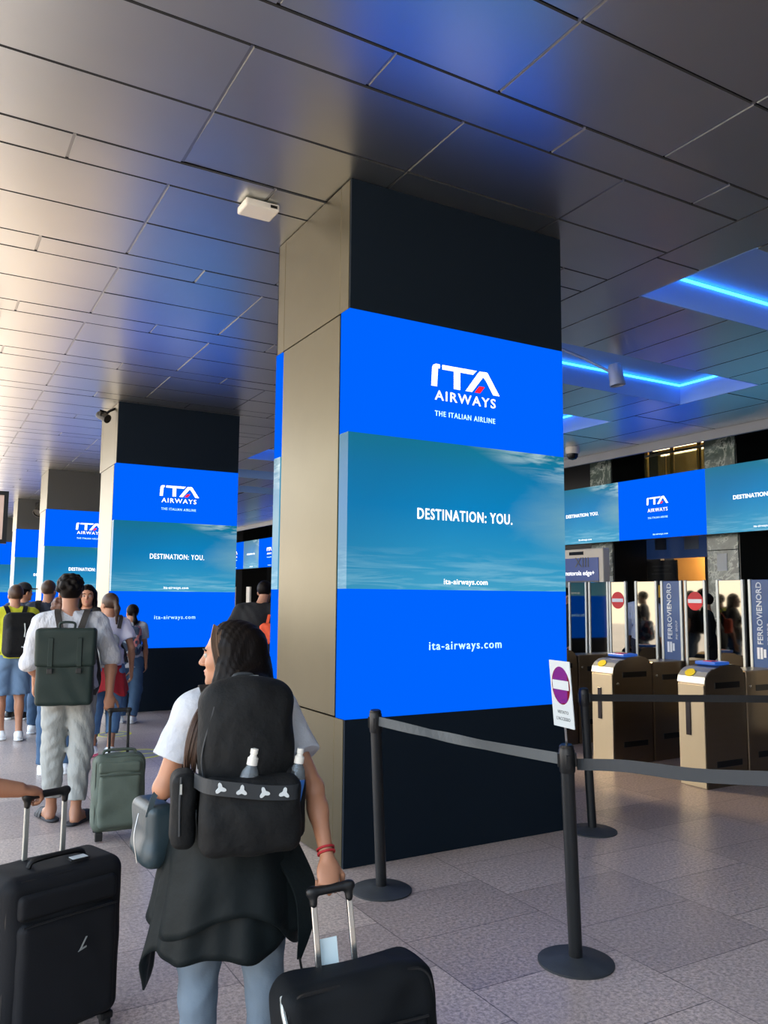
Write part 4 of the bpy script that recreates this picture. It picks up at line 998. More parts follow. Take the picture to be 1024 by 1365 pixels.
    # ---- shoes
    if shoes:
        for q in 'LR':
            an, toe = J['an'+q], J['toe'+q]; d = (toe-an); d.z = 0; d.normalize(); heel = an-d*.045*s; zf = an.z-.075*s
            sd = SD()
            if shoes['kind'] == 'sneaker':
                sd.rc(Vector((heel.x, heel.y, zf+.045*s)), Vector((toe.x, toe.y, zf+.036*s)), .046*s, .040*s, .02); sd.rc(an+Vector((0, 0, -.005)), an+d*.05*s+Vector((0, 0, -.03*s)), .045*s, .04*s, .03)
                sd.cut((0, 0, zf+.002), (0, 0, -1)); so = sd.build('shoe', M[shoes['m']], root, min(res, .01))
                so2 = SD(); so2.rc(Vector((heel.x, heel.y, zf+.012)), Vector((toe.x, toe.y, zf+.012)), .049*s, .043*s, 0); so2.cut((0, 0, zf+.026), (0, 0, 1)); so2.cut((0, 0, zf), (0, 0, -1))
                put('sole', so2.mesh(min(res, .008)), M[shoes.get('sole', 'shoe_white')], so)
            else:
                sd.rc(Vector((heel.x, heel.y, zf+.012)), Vector((toe.x, toe.y, zf+.012))+d*.02, .042*s, .046*s, 0); sd.cut((0, 0, zf+.022), (0, 0, 1)); sd.cut((0, 0, zf), (0, 0, -1)); so = sd.build('sandal', M[shoes['m']], root, .006)
                side = Vector((-d.y, d.x, 0)); c = an+d*.085*s
                for off in (0.0, .045):
                    pts = [Vector((c.x, c.y, zf))+d*off+side*(.05*s*math.cos(a))+Vector((0, 0, .012+.062*s*math.sin(a)*(1-off*3))) for a in np.linspace(0, PI, 9)]
                    MB().ribbon(pts, .035, .006, d).build('strap', M[shoes['m']], so)
    # ---- hair
    if hair:
        k = hair['kind']; m = M[hair['m']]; sd = SD(); rr2 = random.Random(int(H*1000))
        if k != 'bald':
            sd.el(hp(0, -.020, .043), (.083*hs, .098*hs, .091*hs), .01, R=HR); sd.bx(hp(0, .115, -.035), (.075*hs, .065*hs, .09*hs), .02, .02, R=HR, kind='s')
            sd.bx(hp(0, -.02, -.14), (.12*hs, .14*hs, .08*hs), .02, .015, R=HR, kind='s')
            if k == 'curly':
                for i in range(90):
                    a = rr2.uniform(0, 2*PI); e = rr2.uniform(-.15, 1.45); v = Vector((math.cos(a)*math.cos(e)*.083, math.sin(a)*math.cos(e)*.098-.02, math.sin(e)*.092+.045))
                    if v.y > .045 and v.z < .07: continue
                    p = hp(*v); q = rr2.uniform(.014, .024)*hs; sd.el(p, (q, q, q), .008)
            if k in ('ponytail', 'pony_low'):
                b0 = (0, -.112, .045) if k == 'ponytail' else (0, -.10, -.02)
                sd.el(hp(*b0), (.022*hs,)*3, .01); sd.rc(hp(*b0), hp(0, b0[1]-.03, b0[2]-.08), .022*hs, .03*hs, .02); sd.rc(hp(0, b0[1]-.03, b0[2]-.08), hp(.01, b0[1]-.012, b0[2]-.24), .03*hs, .010*hs, .02)
            if k == 'long':
                for x in (-.055, 0, .055): sd.rc(hp(x, -.06, .03), hp(x*1.35, -.085, -.24), .045*hs, .035*hs, .03)
                for x in (-1, 1): sd.rc(hp(x*.07, -.01, .02), hp(x*.085, -.02, -.16), .022*hs, .024*hs, .03)
                sd.disp(lambda X, Y, Z: .0022*np.sin(190*X+4*np.sin(20*Z)+2*np.sin(60*Y)))
            B.hair = sd.build('hair', m, root, min(res, .011))
        if hair.get('cap'):
            cs = SD(); cs.el(hp(0, -.015, .05), (.090*hs, .105*hs, .092*hs), .01, R=HR); nrm = hR @ Vector((0, 0, -1)); cs.cut(hp(0, 0, .045), nrm)
            co = cs.build('cap', M[hair['cap']], root, .009)
            bs = SD(); bs.el(hp(0, .10, .052), (.075*hs, .085*hs, .010*hs), 0, R=HR); put('cap_brim', bs.mesh(.007), M[hair['cap']], co)
    return B
def world_of(B, p): return B.root.matrix_basis @ Vector(p) if False else (Matrix.Translation(B.root.location) @ Matrix.Rotation(B.root.rotation_euler.z, 4, 'Z')) @ Vector(p)
def local_of(loc, rot, w):
    return Matrix.Rotation(-rot, 3, 'Z') @ (Vector(w)-Vector((loc[0], loc[1], 0)))
def carried(B, name, label, cat, c, group=None):
    """a thing worn or held by a person: its own top-level object, turned like the person"""
    return thing(name, label, cat, world_of(B, c), B.root.rotation_euler.z, group)
def straps(B, t, c, x, ztop, zbot, back, mtl, w=.05, rise=.02):
    """two shoulder straps from the pack's top over the shoulders and under the arms"""
    J, s = B.J, B.s; zs = J['shR'].z
    for sg in (-1, 1):
        pts = [(sg*x*.7, back, ztop), (sg*x, J['neck'].y-.075*s, zs+.055*s+rise), (sg*x*1.05, J['neck'].y+.03, zs+.075*s+rise*.6), (sg*(x*1.15), J['chest'].y+.10*s, zs-.02), (sg*(x*1.35), J['chest'].y+.135*s, zs-.14), (sg*(x*1.9), J['chest'].y+.06*s, zbot+.10), (sg*x*1.7, back+.02, zbot)]
        P = spl(pts, 6); C0 = Vector((0, J['chest'].y, zs-.12)); up = []
        MB().ribbon([p-Vector(c) for p in P], .008, w, [Vector((0, q.y-C0.y, max(q.z-C0.z, 0)*0.7)) if True else 0 for q in P]).build('shoulder_strap', mtl, t)
# ================================================================ people, luggage and what they carry
def wrap(z0, hem, r0, r1, nf=9, amp=.06, cx=0, cy=0, n=96, rows=14, ph=0.0, gap=None):
    """cloth hanging round the hips: hem(theta) gives the height of its lower edge"""
    V = []; F = []
    for j in range(rows+1):
        v = j/rows
        for i in range(n):
            a = 2*PI*i/n; w = 1+amp*v*(math.sin(nf*a+ph)*.6+math.sin((nf*2+1)*a+ph*2)*.3) + .012*math.sin(5*a+9*v)
            rx = r0[0]+(r1[0]-r0[0])*v**.8; ry = r0[1]+(r1[1]-r0[1])*v**.8
            V.append((cx+rx*w*math.cos(a), cy+ry*w*math.sin(a), z0+(hem(a)-z0)*v))
    for j in range(rows):
        for i in range(n):
            a = 2*PI*(i+.5)/n
            if gap and gap[0] < a < gap[1]: continue
            F.append((j*n+i, (j+1)*n+i, (j+1)*n+(i+1) % n, j*n+(i+1) % n))
    me = bpy.data.meshes.new('wrap'); me.from_pydata(V, [], F); me.polygons.foreach_set('use_smooth', [True]*len(F)); return me
def solid(o, t):
    m = o.modifiers.new('thickness', 'SOLIDIFY'); m.thickness = t; m.offset = 0; return o
def bumpf(a, c, w): d = (a-c+PI) % (2*PI)-PI; return math.exp(-(d/w)**2)

def suitcase(name, label, loc, rotz, tilt, w, h, d, m, trim, upper=True, ins=.008, handle=True, rod_top=None, rod_c=0.0, rod_x=.06, rod_m='chrome', four=True, res=.008, amp=.003, style=0, seed=1.0):
    r = thing(name, label, 'suitcase', (loc[0], loc[1], 0)); r.rotation_euler = (tilt, 0, rotz)
    z0 = .055; zc = z0+h/2
    sd = SD(); sd.bx((0, 0, zc), (w/2, d/2, h/2), min(.055, d*.3), 0); sd.el((0, -d*.36, zc-.02), (w*.40, d*.25, h*.42), .05); sd.disp(folds(amp, .7, seed)); sd.build('shell', M[m], r, res)
    sd = SD(); sd.bx((0, -d*.52, zc-h*.10), (w*.40, d*.12, h*.34), .03, 0); sd.disp(folds(amp, .8, seed+2)); sd.build('front_pocket', M[m], r, res)
    if upper:
        sd = SD(); sd.bx((0, -d*.50, zc+h*.33), (w*.40, d*.09, h*.075), .02, 0); sd.build('upper_pocket', M[m], r, res)
    def loop(y, ins, zin=0, rc=.05):
        hx, hz = w/2-ins, h/2-ins; P = []
        for sx, sz, a0 in ((1, 1, 0), (-1, 1, PI/2), (-1, -1, PI), (1, -1, 1.5*PI)):
            for k in range(7):
                a = a0+k*PI/12; P.append(Vector((sx*(hx-rc)+rc*math.cos(a), y, zc+sz*(hz-rc)+rc*math.sin(a))))
        return P+[P[0]]
    for y in (-d*.42, -d*.12): MB().tube(loop(y, ins if y > -d*.3 else ins+.010), .0055, 6).build('piping', M[trim], r, smooth=True)
    MB().tube([(-w*.38, -d*.64, zc+h*.235), (0, -d*.645, zc+h*.24), (w*.38, -d*.64, zc+h*.235)], .004, 6).build('pocket_zip', M[trim], r)
    if handle: MB().tube(spl([(-.11, -d*.12, z0+h+.002), (-.08, -d*.12, z0+h+.025), (.08, -d*.12, z0+h+.025), (.11, -d*.12, z0+h+.002)], 5), .010, 8).build('top_handle', M[trim], r, smooth=True)
    for sx in (-1, 1):
        for sy in ((-1, 1) if four else (1,)):
            wr = MB().lathe([(0, -.011), (.026, -.011), (.028, -.006), (.028, .006), (.026, .011), (0, .011)], (sx*(w/2-.045), sy*(d/2-.04), .028), 18, R=Matrix.Rotation(PI/2, 3, 'Y')).build('wheel', M['black'], r, smooth=True)
            MB().box((sx*(w/2-.045), sy*(d/2-.04), .05), (.05, .045, .03), bev=.008).build('wheel_housing', M['black'], wr)
        if not four: MB().box((sx*(w/2-.05), -d/2+.03, .028), (.05, .03, .056), bev=.006).build('foot', M['black'], r)
    if rod_top:
        for sx in (-1, 1):
            MB().box((rod_c+sx*rod_x, d*.28, (z0+h-.02+rod_top)/2), (.019, .012, rod_top-z0-h+.02), bev=.003).build('telescopic_rod', M[rod_m], r)
        g = SD(); g.rc((rod_c-rod_x-.008, d*.28, rod_top), (rod_c+rod_x+.008, d*.28, rod_top), .0145, .0145, 0)
        for sx in (-1, 1): g.rc((rod_c+sx*rod_x, d*.28, rod_top), (rod_c+sx*rod_x, d*.28, rod_top-.035), .0145, .012, .01)
        g.build('grip', M['black'], r, .004)
    return r

# ---------------- the woman in the foreground
WL, WR = (0.978, 2.744), -0.21
lw = lambda p: tuple(local_of(WL, WR, p))
W = person('foreground person in a white t-shirt with long dark hair, looking left', 1.54, WL, WR,
    pose={'head': (-.022, .012, 1.4385), 'wrR': (.265, -.285, .820), 'elR': (.245, -.16, 1.01), 'elL': (-.235, -.005, 1.005), 'wrL': (-.10, .17, .985), 'knL': (-.095, .03, .45), 'anL': (-.10, .02, .07), 'knR': (.115, .0, .45), 'anR': (.125, -.03, .07)},
    yaw=1.22, pitch=-.03, female=True, top={'m': 'tee_white', 'hem': .93, 'sleeve': .62, 'loose': .022, 'pad': .016, 'amp': .004},
    bottom={'m': 'jeans_pale', 'hem': .10, 'loose': .016, 'pad': .012, 'amp': .004}, shoes={'kind': 'sneaker', 'm': 'shoe_white'}, hair=None, res=.0052, face=True,
    hands={'R': {'d': (-.05, -.50, -.86), 'n': (-.1, .9, -.4), 'curl': [1.0, 1.2, .9], 'thumb': .8}, 'L': {'d': (.6, .7, -.1), 'n': (.4, -.5, -.5), 'curl': .5}})
# long hair
hp, hs = W.hp, W.hs; J = W.J
sd = SD()
sd.el(hp(0, -.018, .040), (.086*hs, .103*hs, .093*hs), .01, R=W.HR)
sd.rc(hp(.062, -.02, .03), hp(.075, -.03, -.10), .036, .038, .03); sd.rc(hp(-.062, -.02, .03), hp(-.078, -.035, -.10), .036, .038, .03)
sd.rc(hp(0, -.07, .03), hp(0, -.095, -.13), .06, .055, .04)
nk = Vector(J['neck'])
sd.bx(hp(0, .108, -.06), (.095*hs, .066*hs, .14*hs), .02, .02, R=W.HR, kind='s')
sd.rc(hp(.0, -.06, -.06), nk+Vector((.02, -.075, .02)), .075, .075, .05); sd.rc(hp(.05, -.05, -.05), nk+Vector((.07, -.05, .0)), .05, .055, .04)
sd.rc(nk+Vector((.02, -.085, .03)), nk+Vector((.02, -.10, -.10)), .072, .06, .04)
sd.rc(hp(-.072, .0, -.04), nk+Vector((-.075, -.05, .0)), .034, .034, .03)
sd.disp(lambda X, Y, Z: .0010*np.sin(420*X+310*Y+3*np.sin(9*Z))+.0012*np.sin(170*X-210*Y+2*np.sin(7*Z)))
hair = sd.build('hair', M['hair_dark'], W.root, .0055)
# lock in front of the left strap, lighter tips
lock = MB(); rl = random.Random(4)
for i in range(46):
    u = rl.uniform(-1, 1); v = rl.uniform(-1, 1)
    p0 = nk+Vector((-.088+.02*u, -.055+.02*v, .02)); p1 = Vector((-.135+.022*u, -.128+.012*v, 1.24)); p2 = Vector((-.158+.020*u, -.138+.012*v, 1.15)); p3 = Vector((-.160+.016*u+rl.gauss(0, .006), -.125+.01*v, 1.06+rl.uniform(-.02, .05)))
    P = spl([p0, p1, p2, p3], 5); lock.tube(P, .0052, 5, scale=[1-.75*(k/(len(P)-1))**2 for k in range(len(P))])
lock.build('hair_lock', M['hair_brown'], W.root, smooth=True)['label'] = 'lighter brown lock over the left shoulder'
fr = MB()
for i in range(26):
    u = i/25+rl.uniform(-.12, .12); v = rl.uniform(-.004, .004); a = hp(-.022-.035*u, .058-.04*u, .118-.02*u); b = hp(-.070-.010*u+v, .056-.05*u, .055); c = hp(-.080-.006*u+v, .040-.05*u+v, -.03); e = hp(-.080, .022-.05*u+v*2, -.11-.03*u)
    P = spl([a, b, c, e], 5); fr.tube(P, .0030, 5)
fr.build('front_hair', M['hair_light'], W.root, smooth=True)['label'] = 'light brown front strands beside the face'
# jacket tied round the hips
def hemf(a):
    x = math.cos(a)
    return .52-.03*math.sin(a*1.0+1.57+PI)*0 + .05*max(0, x)**2 - .02*bumpf(a, 4.5, .5) - .15*bumpf(a, 3.05, .30) + .015*math.sin(6*a)
jk = put('tied_jacket', wrap(.965, hemf, (.170, .140), (.278, .205), 8, .075, 0, -.01, n=140, rows=22, ph=.6), M['jacket'], W.root); solid(jk, .006); jk['label'] = 'black jacket tied round the hips'
jk2 = put('jacket_layer', wrap(.955, lambda a: .60+.04*math.sin(3*a)-.05*bumpf(a, 5.6, .35), (.178, .150), (.262, .205), 6, .07, 0, -.015, n=120, rows=16, ph=2.2), M['jacket'], jk); solid(jk2, .006)
mb = MB(); mb.sweep(spl([(.16, -.10, .82), (.215, -.185, .70), (.215, -.205, .59), (.195, -.21, .49)], 6), [(-.05, -.006), (.05, -.006), (.05, .006), (-.05, .006)], up=(1, .3, 0), scale=[1-.85*(k/18)**1.5 for k in range(19)]); mb.build('jacket_sleeve', M['jacket'], jk, smooth=True)
mb = MB(); mb.tube(spl([(.195, -.22, .50), (.205, -.22, .44), (.195, -.22, .41), (.19, -.22, .385)], 5), .004, 6); mb.build('drawcord', M['black'], jk)
# backpack
c = (0.005, -.22, 1.12)
bp = carried(W, 'backpack', 'big black backpack with side pockets worn by the long haired foreground person', 'backpack', c)
Cc = Vector(c)
def sdb(): return SD()
sd = SD(); sd.bx(Vector((.01, -.185, 1.12))-Cc, (.150, .072, .245), .065, 0); sd.el(Vector((.012, -.225, 1.15))-Cc, (.135, .075, .21), .05); sd.el(Vector((.01, -.18, 1.31))-Cc, (.125, .07, .075), .05); sd.disp(folds(.0035, .8, 3))
sd.build('main_bag', M['pack_black'], bp, .0065)
sd = SD(); sd.bx(Vector((.015, -.295, .975))-Cc, (.155, .052, .115), .04, 0); sd.el(Vector((.015, -.315, .955))-Cc, (.14, .05, .09), .03); sd.disp(folds(.003, .9, 1)); sd.build('front_pocket', M['pack_black'], bp, .0065)
for x, tz in ((-.185, .0), (.160, .005)):
    sd = SD(); sd.bx(Vector((x, -.205, .985+tz))-Cc, (.038, .070, .115), .03, 0); sd.disp(folds(.0025, 1, x*9)); po = sd.build('side_pocket', M['pack_black'], bp, .0065)
    zz = Vector((x, -.278, 1.0))-Cc
    MB().tube(spl([zz+Vector((-.012, 0, .095)), zz+Vector((-.014, -.003, .02)), zz+Vector((-.012, 0, -.08))], 5), .0035, 6).build('pocket_zip', M['pack_tape'], po)
    MB().box(zz+Vector((-.012, -.006, .06)), (.006, .004, .03)).build('zip_pull', M['alu'], po)
tp = spl([(-.155, -.270, 1.082), (-.125, -.342, 1.078), (-.04, -.362, 1.066), (.06, -.362, 1.052), (.145, -.345, 1.045), (.172, -.27, 1.045)], 6)
tb = MB().ribbon([p-Cc for p in tp], .044, .005, (0, 0, 1)).build('pocket_tape', M['pack_tape'], bp, smooth=False)
for x, ro in ((-.085, .2), (-.025, -.1), (.045, .3), (.100, -.2)):
    q = min(tp, key=lambda p: abs(p.x-x)); rad = lambda a: .0075+.0105*(0.5+0.5*math.cos(3*a))**1.5
    pl = [(rad(a)*math.cos(a+ro+PI/2), rad(a)*math.sin(a+ro+PI/2)) for a in np.linspace(0, 2*PI, 25)[:-1]]
    MB().prism(pl, lambda a, b: Vector((q.x+a, q.y-.008, q.z+b))-Cc, (0, .008, 0)).build('tape_mark', M['tape_mark'], tb)['label'] = 'pale three-lobed mark on the pocket tape'
MB().tube([p-Cc for p in spl([(-.03, -.13, 1.345), (-.025, -.15, 1.385), (.03, -.15, 1.385), (.035, -.13, 1.345)], 5)], .008, 8).build('carry_loop', M['pack_tape'], bp, smooth=True)
MB().box(Vector((.035, -.165, 1.378))-Cc, (.03, .006, .018)).build('sewn_label', M['grey_cloth'], bp)['label'] = 'small pale sewn label'
straps(W, bp, c, .095, 1.33, .95, -.13, M['pack_black'], .06)
MB().tube([p-Cc for p in spl([(-.10, -.255, 1.30), (-.135, -.255, 1.15), (-.12, -.262, 1.05)], 6)], .003, 6).build('main_zip', M['pack_tape'], bp)
def bottle(label, c, tilt, h=.215, r=.031):
    t = carried(W, 'water_bottle', label, 'bottle', c); t.rotation_euler = (tilt[0], tilt[1], t.rotation_euler.z)
    MB().lathe([(0, 0), (r*.9, .0), (r, .008), (r, h*.42), (r*.94, h*.45), (r, h*.48), (r, h*.60), (r*.85, h*.70), (r*.45, h*.80), (r*.42, h*.86), (0, h*.86)], (0, 0, 0), 28).build('bottle_body', M['bottle'], t, smooth=True)
    MB().lathe([(r*1.015, h*.20), (r*1.015, h*.56)], (0, 0, 0), 28).build('bottle_label', M['label_blue'], t, smooth=True)
    MB().lathe([(r*.56, h*.80), (r*.56, h*.90), (r*.40, h*.92), (r*.32, h*.95), (r*.40, h*.96), (r*.40, h*1.03), (0, h*1.04)], (0, 0, 0), 20).build('cap', M['white_plastic'], t, smooth=True)
bottle('clear water bottle with a white cap in the front pocket of the black backpack', (-.012, -.285, .955), (0.05, .16))
bottle('clear water bottle in the right side pocket of the black backpack', (.150, -.255, .955), (0, .14), .20, .028)
# handbag
c = (-.262, .06, .86); Cc = Vector(c)
hb = carried(W, 'handbag', 'dark teal leather handbag hanging at the left elbow of the foreground person', 'handbag', c)
sd = SD(); sd.bx((0, 0, 0), (.048, .105, .095), .03, 0, R=[[math.cos(.3), -math.sin(.3), 0], [math.sin(.3), math.cos(.3), 0], [0, 0, 1]]); sd.el((0, -.02, -.06), (.055, .10, .05), .03); sd.disp(folds(.0035, 1, 5)); sd.build('bag_body', M['teal_leather'], hb, .006)
MB().ribbon(spl([(-.02, -.09, .06), (.0, -.09, .13), (.05, -.03, .17), (.08, .05, .14), (.03, .09, .06)], 6), .018, .005, (1, 0, 0)).build('handle', M['teal_leather'], hb, smooth=True)
MB().tube(spl([(-.05, -.07, .07), (-.062, -.09, .0), (-.05, -.10, -.08)], 5), .0018, 6).build('edge_trim', M['joint'], hb)
# bracelets
for k in range(2):
    q = Vector((.265, -.285, .820)).lerp(Vector((.245, -.16, 1.01)), .07+.06*k); ax = (Vector((.245, -.16, 1.01))-Vector((.265, -.285, .820))).normalized(); R = ax.to_track_quat('Z', 'Y').to_matrix()
    MB().lathe([(.027, -.003), (.030, -.003), (.030, .003), (.027, .003), (.027, -.003)], q, 24, R=R).build('bracelet', M['red_cloth'], W.root, smooth=True)
# her suitcase
s1 = suitcase('suitcase', 'black soft suitcase pulled by the foreground person, cut by the bottom edge', (1.205, 2.17), -.14, -.16, .47, .50, .23, 'case_ink', 'black', upper=False, handle=False, rod_top=.765, rod_c=-.02, rod_x=.058, amp=.005, seed=2.0, res=.007)
MB().box((-.035, .085, .585), (.055, .003, .075)).build('luggage_tag', mat('luggage_tag_paper', '#c9dce2', 0.5), s1)['label'] = 'pale paper luggage tag'
MB().tube(spl([(-.222, -.05, .53), (-.230, -.09, .50), (-.222, -.115, .43)], 5), .007, 8).build('corner_zip', M['alu'], s1, smooth=True)
mb = MB(); mb.lathe([(0, 0), (.034, 0), (.034, .006), (.028, .008), (0, .008)], (.02, -.150, .40), 28, R=Matrix.Rotation(PI/2, 3, 'X')); mb.build('round_badge', M['black'], s1)

s1.rotation_euler.y = -.06
# ---------------- the arm at the left edge and its suitcase
AL, AR = (-.10, 3.50), 0.0
A = person('person reaching in from the left edge, gripping the charcoal suitcase handle', 1.66, AL, AR,
    pose={'elR': tuple(local_of(AL, AR, (.13, 3.43, .955))), 'wrR': tuple(local_of(AL, AR, (.372, 3.450, .905)))}, female=True, skin='skin_tan',
    top={'m': 'navy_cloth', 'hem': .9, 'sleeve': .5}, bottom={'m': 'jeans_dark', 'hem': .09}, shoes={'kind': 'sneaker', 'm': 'shoe_white'}, hair={'kind': 'ponytail', 'm': 'hair_dark'}, res=.006, lean=(.05, .02),
    hands={'R': {'d': (.85, .38, -.22), 'n': (.1, .25, -1), 'curl': [.85, 1.1, .9], 'thumb': .7}}, arm=1.3)
s3 = suitcase('suitcase', 'large charcoal suitcase with silver telescopic handle at the bottom left corner', (.50, 3.405), .316, 0, .47, .585, .27, 'case_black', 'black', rod_top=.875, rod_x=.075, rod_m='alu', amp=.0015, seed=4.0, res=.007)
mb = MB(); f3 = lambda a, b: Vector((.035+a, -.187, .36+b))
mb.prism([(-.010, .0), (.012, .04), (.018, .04), (-.002, .004), (.016, .008), (.016, .003), (-.016, -.006)], f3, (0, -.003, 0)); mb.build('metal_emblem', M['alu'], s3)['label'] = 'small slanted silver emblem'
lt = MB().box((.06, -.075, .652), (.075, .05, .004), bev=.001, seg=1).build('luggage_tag', M['black'], s3); MB().box((.062, -.078, .655), (.058, .036, .003)).build('tag_card', M['white'], lt)

# ---------------- man with the green leather backpack
ML, MR = (1.0, 6.40), -.24
P = person('person with curly dark hair in a white shirt and pale grey trousers', 1.765, ML, MR,
    pose={'wrR': (.285, -.17, .925), 'elR': (.285, -.08, 1.185), 'elL': (-.285, .0, 1.15), 'wrL': (-.215, .16, 1.0), 'anL': (-.10, .10, .08), 'knL': (-.10, .07, .50), 'anR': (.08, -.04, .08), 'knR': (.095, .0, .50), 'toeR': (.08, .15, 0), 'toeL': (-.08, .15, 0)},
    top={'m': 'shirt_white', 'hem': .93, 'sleeve': 1.12, 'loose': .020, 'pad': .015, 'amp': .006}, bottom={'m': 'grey_cloth', 'hem': .165, 'loose': .020, 'pad': .010, 'amp': .006},
    shoes={'kind': 'sandal', 'm': 'sandal'}, hair={'kind': 'curly', 'm': 'hair_dark'}, res=.0085, skin='skin_tan', pitch=-.05, lean=(-.02, 0),
    hands={'R': {'d': (.05, -.25, -1), 'n': (-.2, .9, -.2), 'curl': [.9, 1.1, .8]}, 'L': {'curl': .5}})
c = (-.015, -.235, 1.135); Cc = Vector(c)
bp = carried(P, 'backpack', 'dark green leather flap backpack on the person in the white shirt', 'backpack', c)
sd = SD(); sd.bx((0, .0, 0), (.192, .075, .265), .03, 0); sd.disp(folds(.003, .7, 6)); sd.build('bag_body', M['pack_green'], bp, .008)
sd = SD(); sd.bx((0, -.02, .14), (.202, .075, .135), .025, 0); sd.disp(folds(.002, .7, 2)); fl = sd.build('flap', M['pack_green'], bp, .008)
for x in (-.095, .095):
    MB().box((x, -.102, .11), (.032, .006, .20), bev=.002, seg=1).build('flap_strap', M['pack_green'], fl)
    MB().box((x, -.098, -.02), (.036, .014, .035), bev=.003).build('buckle', M['black'], fl)
MB().tube(spl([(-.05, -.01, .26), (-.045, -.01, .31), (.045, -.01, .31), (.05, -.01, .26)], 5), .009, 8).build('carry_loop', M['pack_green'], bp, smooth=True)
straps(P, bp, c, .10, 1.40, .93, -.16, M['strap_brown'], .045)
s2 = suitcase('suitcase', 'grey green soft cabin suitcase behind the person in the white shirt', (1.262, 5.86), -.12, -.10, .345, .50, .22, 'case_green', 'case_green_trim', rod_top=.845, rod_x=.062, rod_m='black', four=False, amp=.005, seed=3.0)

# ---------------- the queue beyond
Y = person('person in a lime t-shirt and blue grey shorts at the left edge', 1.735, (.96, 10.25), 0.05, pose={'anL': (-.07, .06, .08), 'anR': (.10, -.08, .08)},
    top={'m': 'tee_lime', 'hem': .90, 'sleeve': .6, 'loose': .03}, bottom={'m': 'shorts_blue', 'hem': .50, 'loose': .045, 'name': 'shorts'}, shoes={'kind': 'sneaker', 'm': 'shoe_white'}, hair={'kind': 'short', 'm': 'hair_brown'}, heavy=1.12)
c = (.03, -.24, 1.19)
bp = carried(Y, 'backpack', 'black backpack with pale zip on the person in the lime t-shirt', 'backpack', c)
sd = SD(); sd.bx((0, 0, 0), (.175, .10, .25), .08, 0); sd.bx((0, -.08, -.07), (.15, .06, .15), .05, .03); sd.build('bag_body', M['pack_black'], bp, .011)
MB().tube([(.03, -.112, .13), (.035, -.13, .06), (.03, -.145, -.02)], .008, 6).build('zip', M['alu'], bp)
MB().prism([(-.03, 0), (-.01, -.008), (.05, .022), (-.008, .003), (-.02, .012)], lambda a, b: (a+.03, -.146, b-.13), (0, .008, 0)).build('printed_mark', M['tape_mark'], bp)
straps(Y, bp, c, .10, 1.40, .98, -.15, M['pack_black'], .05)
person('person wearing a black cap, behind the one in the lime t-shirt', 1.78, (1.22, 11.9), -.6, yaw=-.5, top={'m': 'navy_cloth', 'hem': .9, 'sleeve': .6}, bottom={'m': 'jeans_dark', 'hem': .09}, shoes={'kind': 'sneaker', 'm': 'black'}, hair={'kind': 'short', 'm': 'hair_dark', 'cap': 'cap_black'})
D = person('person in dark clothes with short brown hair, right of the lime t-shirt', 1.80, (1.36, 10.6), -.35, yaw=-.2, top={'m': 'navy_cloth', 'hem': .9, 'sleeve': .6}, bottom={'m': 'jeans_dark', 'hem': .09}, shoes={'kind': 'sneaker', 'm': 'shoe_white'}, hair={'kind': 'short', 'm': 'hair_brown'})
c = (0, -.22, 1.22)
bp = carried(D, 'backpack', 'dark backpack on the person in dark clothes beyond the curly haired ones', 'backpack', c)
sd = SD(); sd.bx((0, 0, 0), (.16, .09, .22), .07, 0); sd.build('bag_body', M['pack_black'], bp, .012); straps(D, bp, c, .10, 1.43, 1.02, -.14, M['pack_black'], .05)
person('person with curly auburn hair half hidden behind the white shirt', 1.59, (1.175, 8.2), -.2, female=True, top={'m': 'navy_cloth', 'hem': .88, 'sleeve': .6}, bottom={'m': 'jeans_dark', 'hem': .09}, shoes={'kind': 'sneaker', 'm': 'shoe_white'}, hair={'kind': 'curly', 'm': 'hair_red'})
person('person with black hair looking back over the white shirt shoulder', 1.74, (1.62, 9.45), 2.6, yaw=.3, female=True, top={'m': 'black_cloth', 'hem': .9, 'sleeve': .9}, bottom={'m': 'jeans_dark', 'hem': .09}, shoes={'kind': 'sneaker', 'm': 'black'}, hair={'kind': 'long', 'm': 'hair_dark'}, face=True)
Q = person('person in a pale lilac t-shirt with a ponytail and red cloth round the waist', 1.645, (1.73, 8.82), .1, female=True, pose={'elR': (.235, -.05, 1.09), 'wrR': (.27, .03, .85), 'elL': (-.23, -.04, 1.08), 'anR': (.04, -.10, .08), 'anL': (-.10, .05, .08)}, yaw=.35,
    top={'m': 'tee_lilac', 'hem': .90, 'sleeve': .62, 'loose': .03}, bottom={'m': 'jeans_blue', 'hem': .24, 'loose': .022}, shoes={'kind': 'sneaker', 'm': 'shoe_white', 'sole': 'shoe_pink'}, hair={'kind': 'ponytail', 'm': 'hair_brown'}, res=.0115)
rc_ = put('tied_red_cloth', wrap(.92, lambda a: .66+.03*math.sin(3*a)-.05*bumpf(a, 5.2, .5), (.165, .14), (.22, .185), 7, .08, ph=1.0), M['red_cloth'], Q.root); solid(rc_, .008); rc_['label'] = 'red cloth tied round the waist'
c = (-.07, -.20, 1.08)
bp = carried(Q, 'backpack', 'pale grey backpack with brown strap on the ponytailed person', 'backpack', c)
sd = SD(); sd.bx((0, 0, 0), (.12, .075, .17), .06, 0); sd.disp(folds(.004, 1, 2)); sd.build('bag_body', mat('pale_grey_pack', '#8f9596', 0.7), bp, .011)
sd = SD(); sd.bx((0, -.06, -.05), (.10, .04, .09), .03, 0); sd.build('front_pocket', mat('mid_grey_pack', '#747b7e', 0.7), bp, .011)
straps(Q, bp, c, .10, 1.30, .95, -.13, M['strap_brown'], .04)
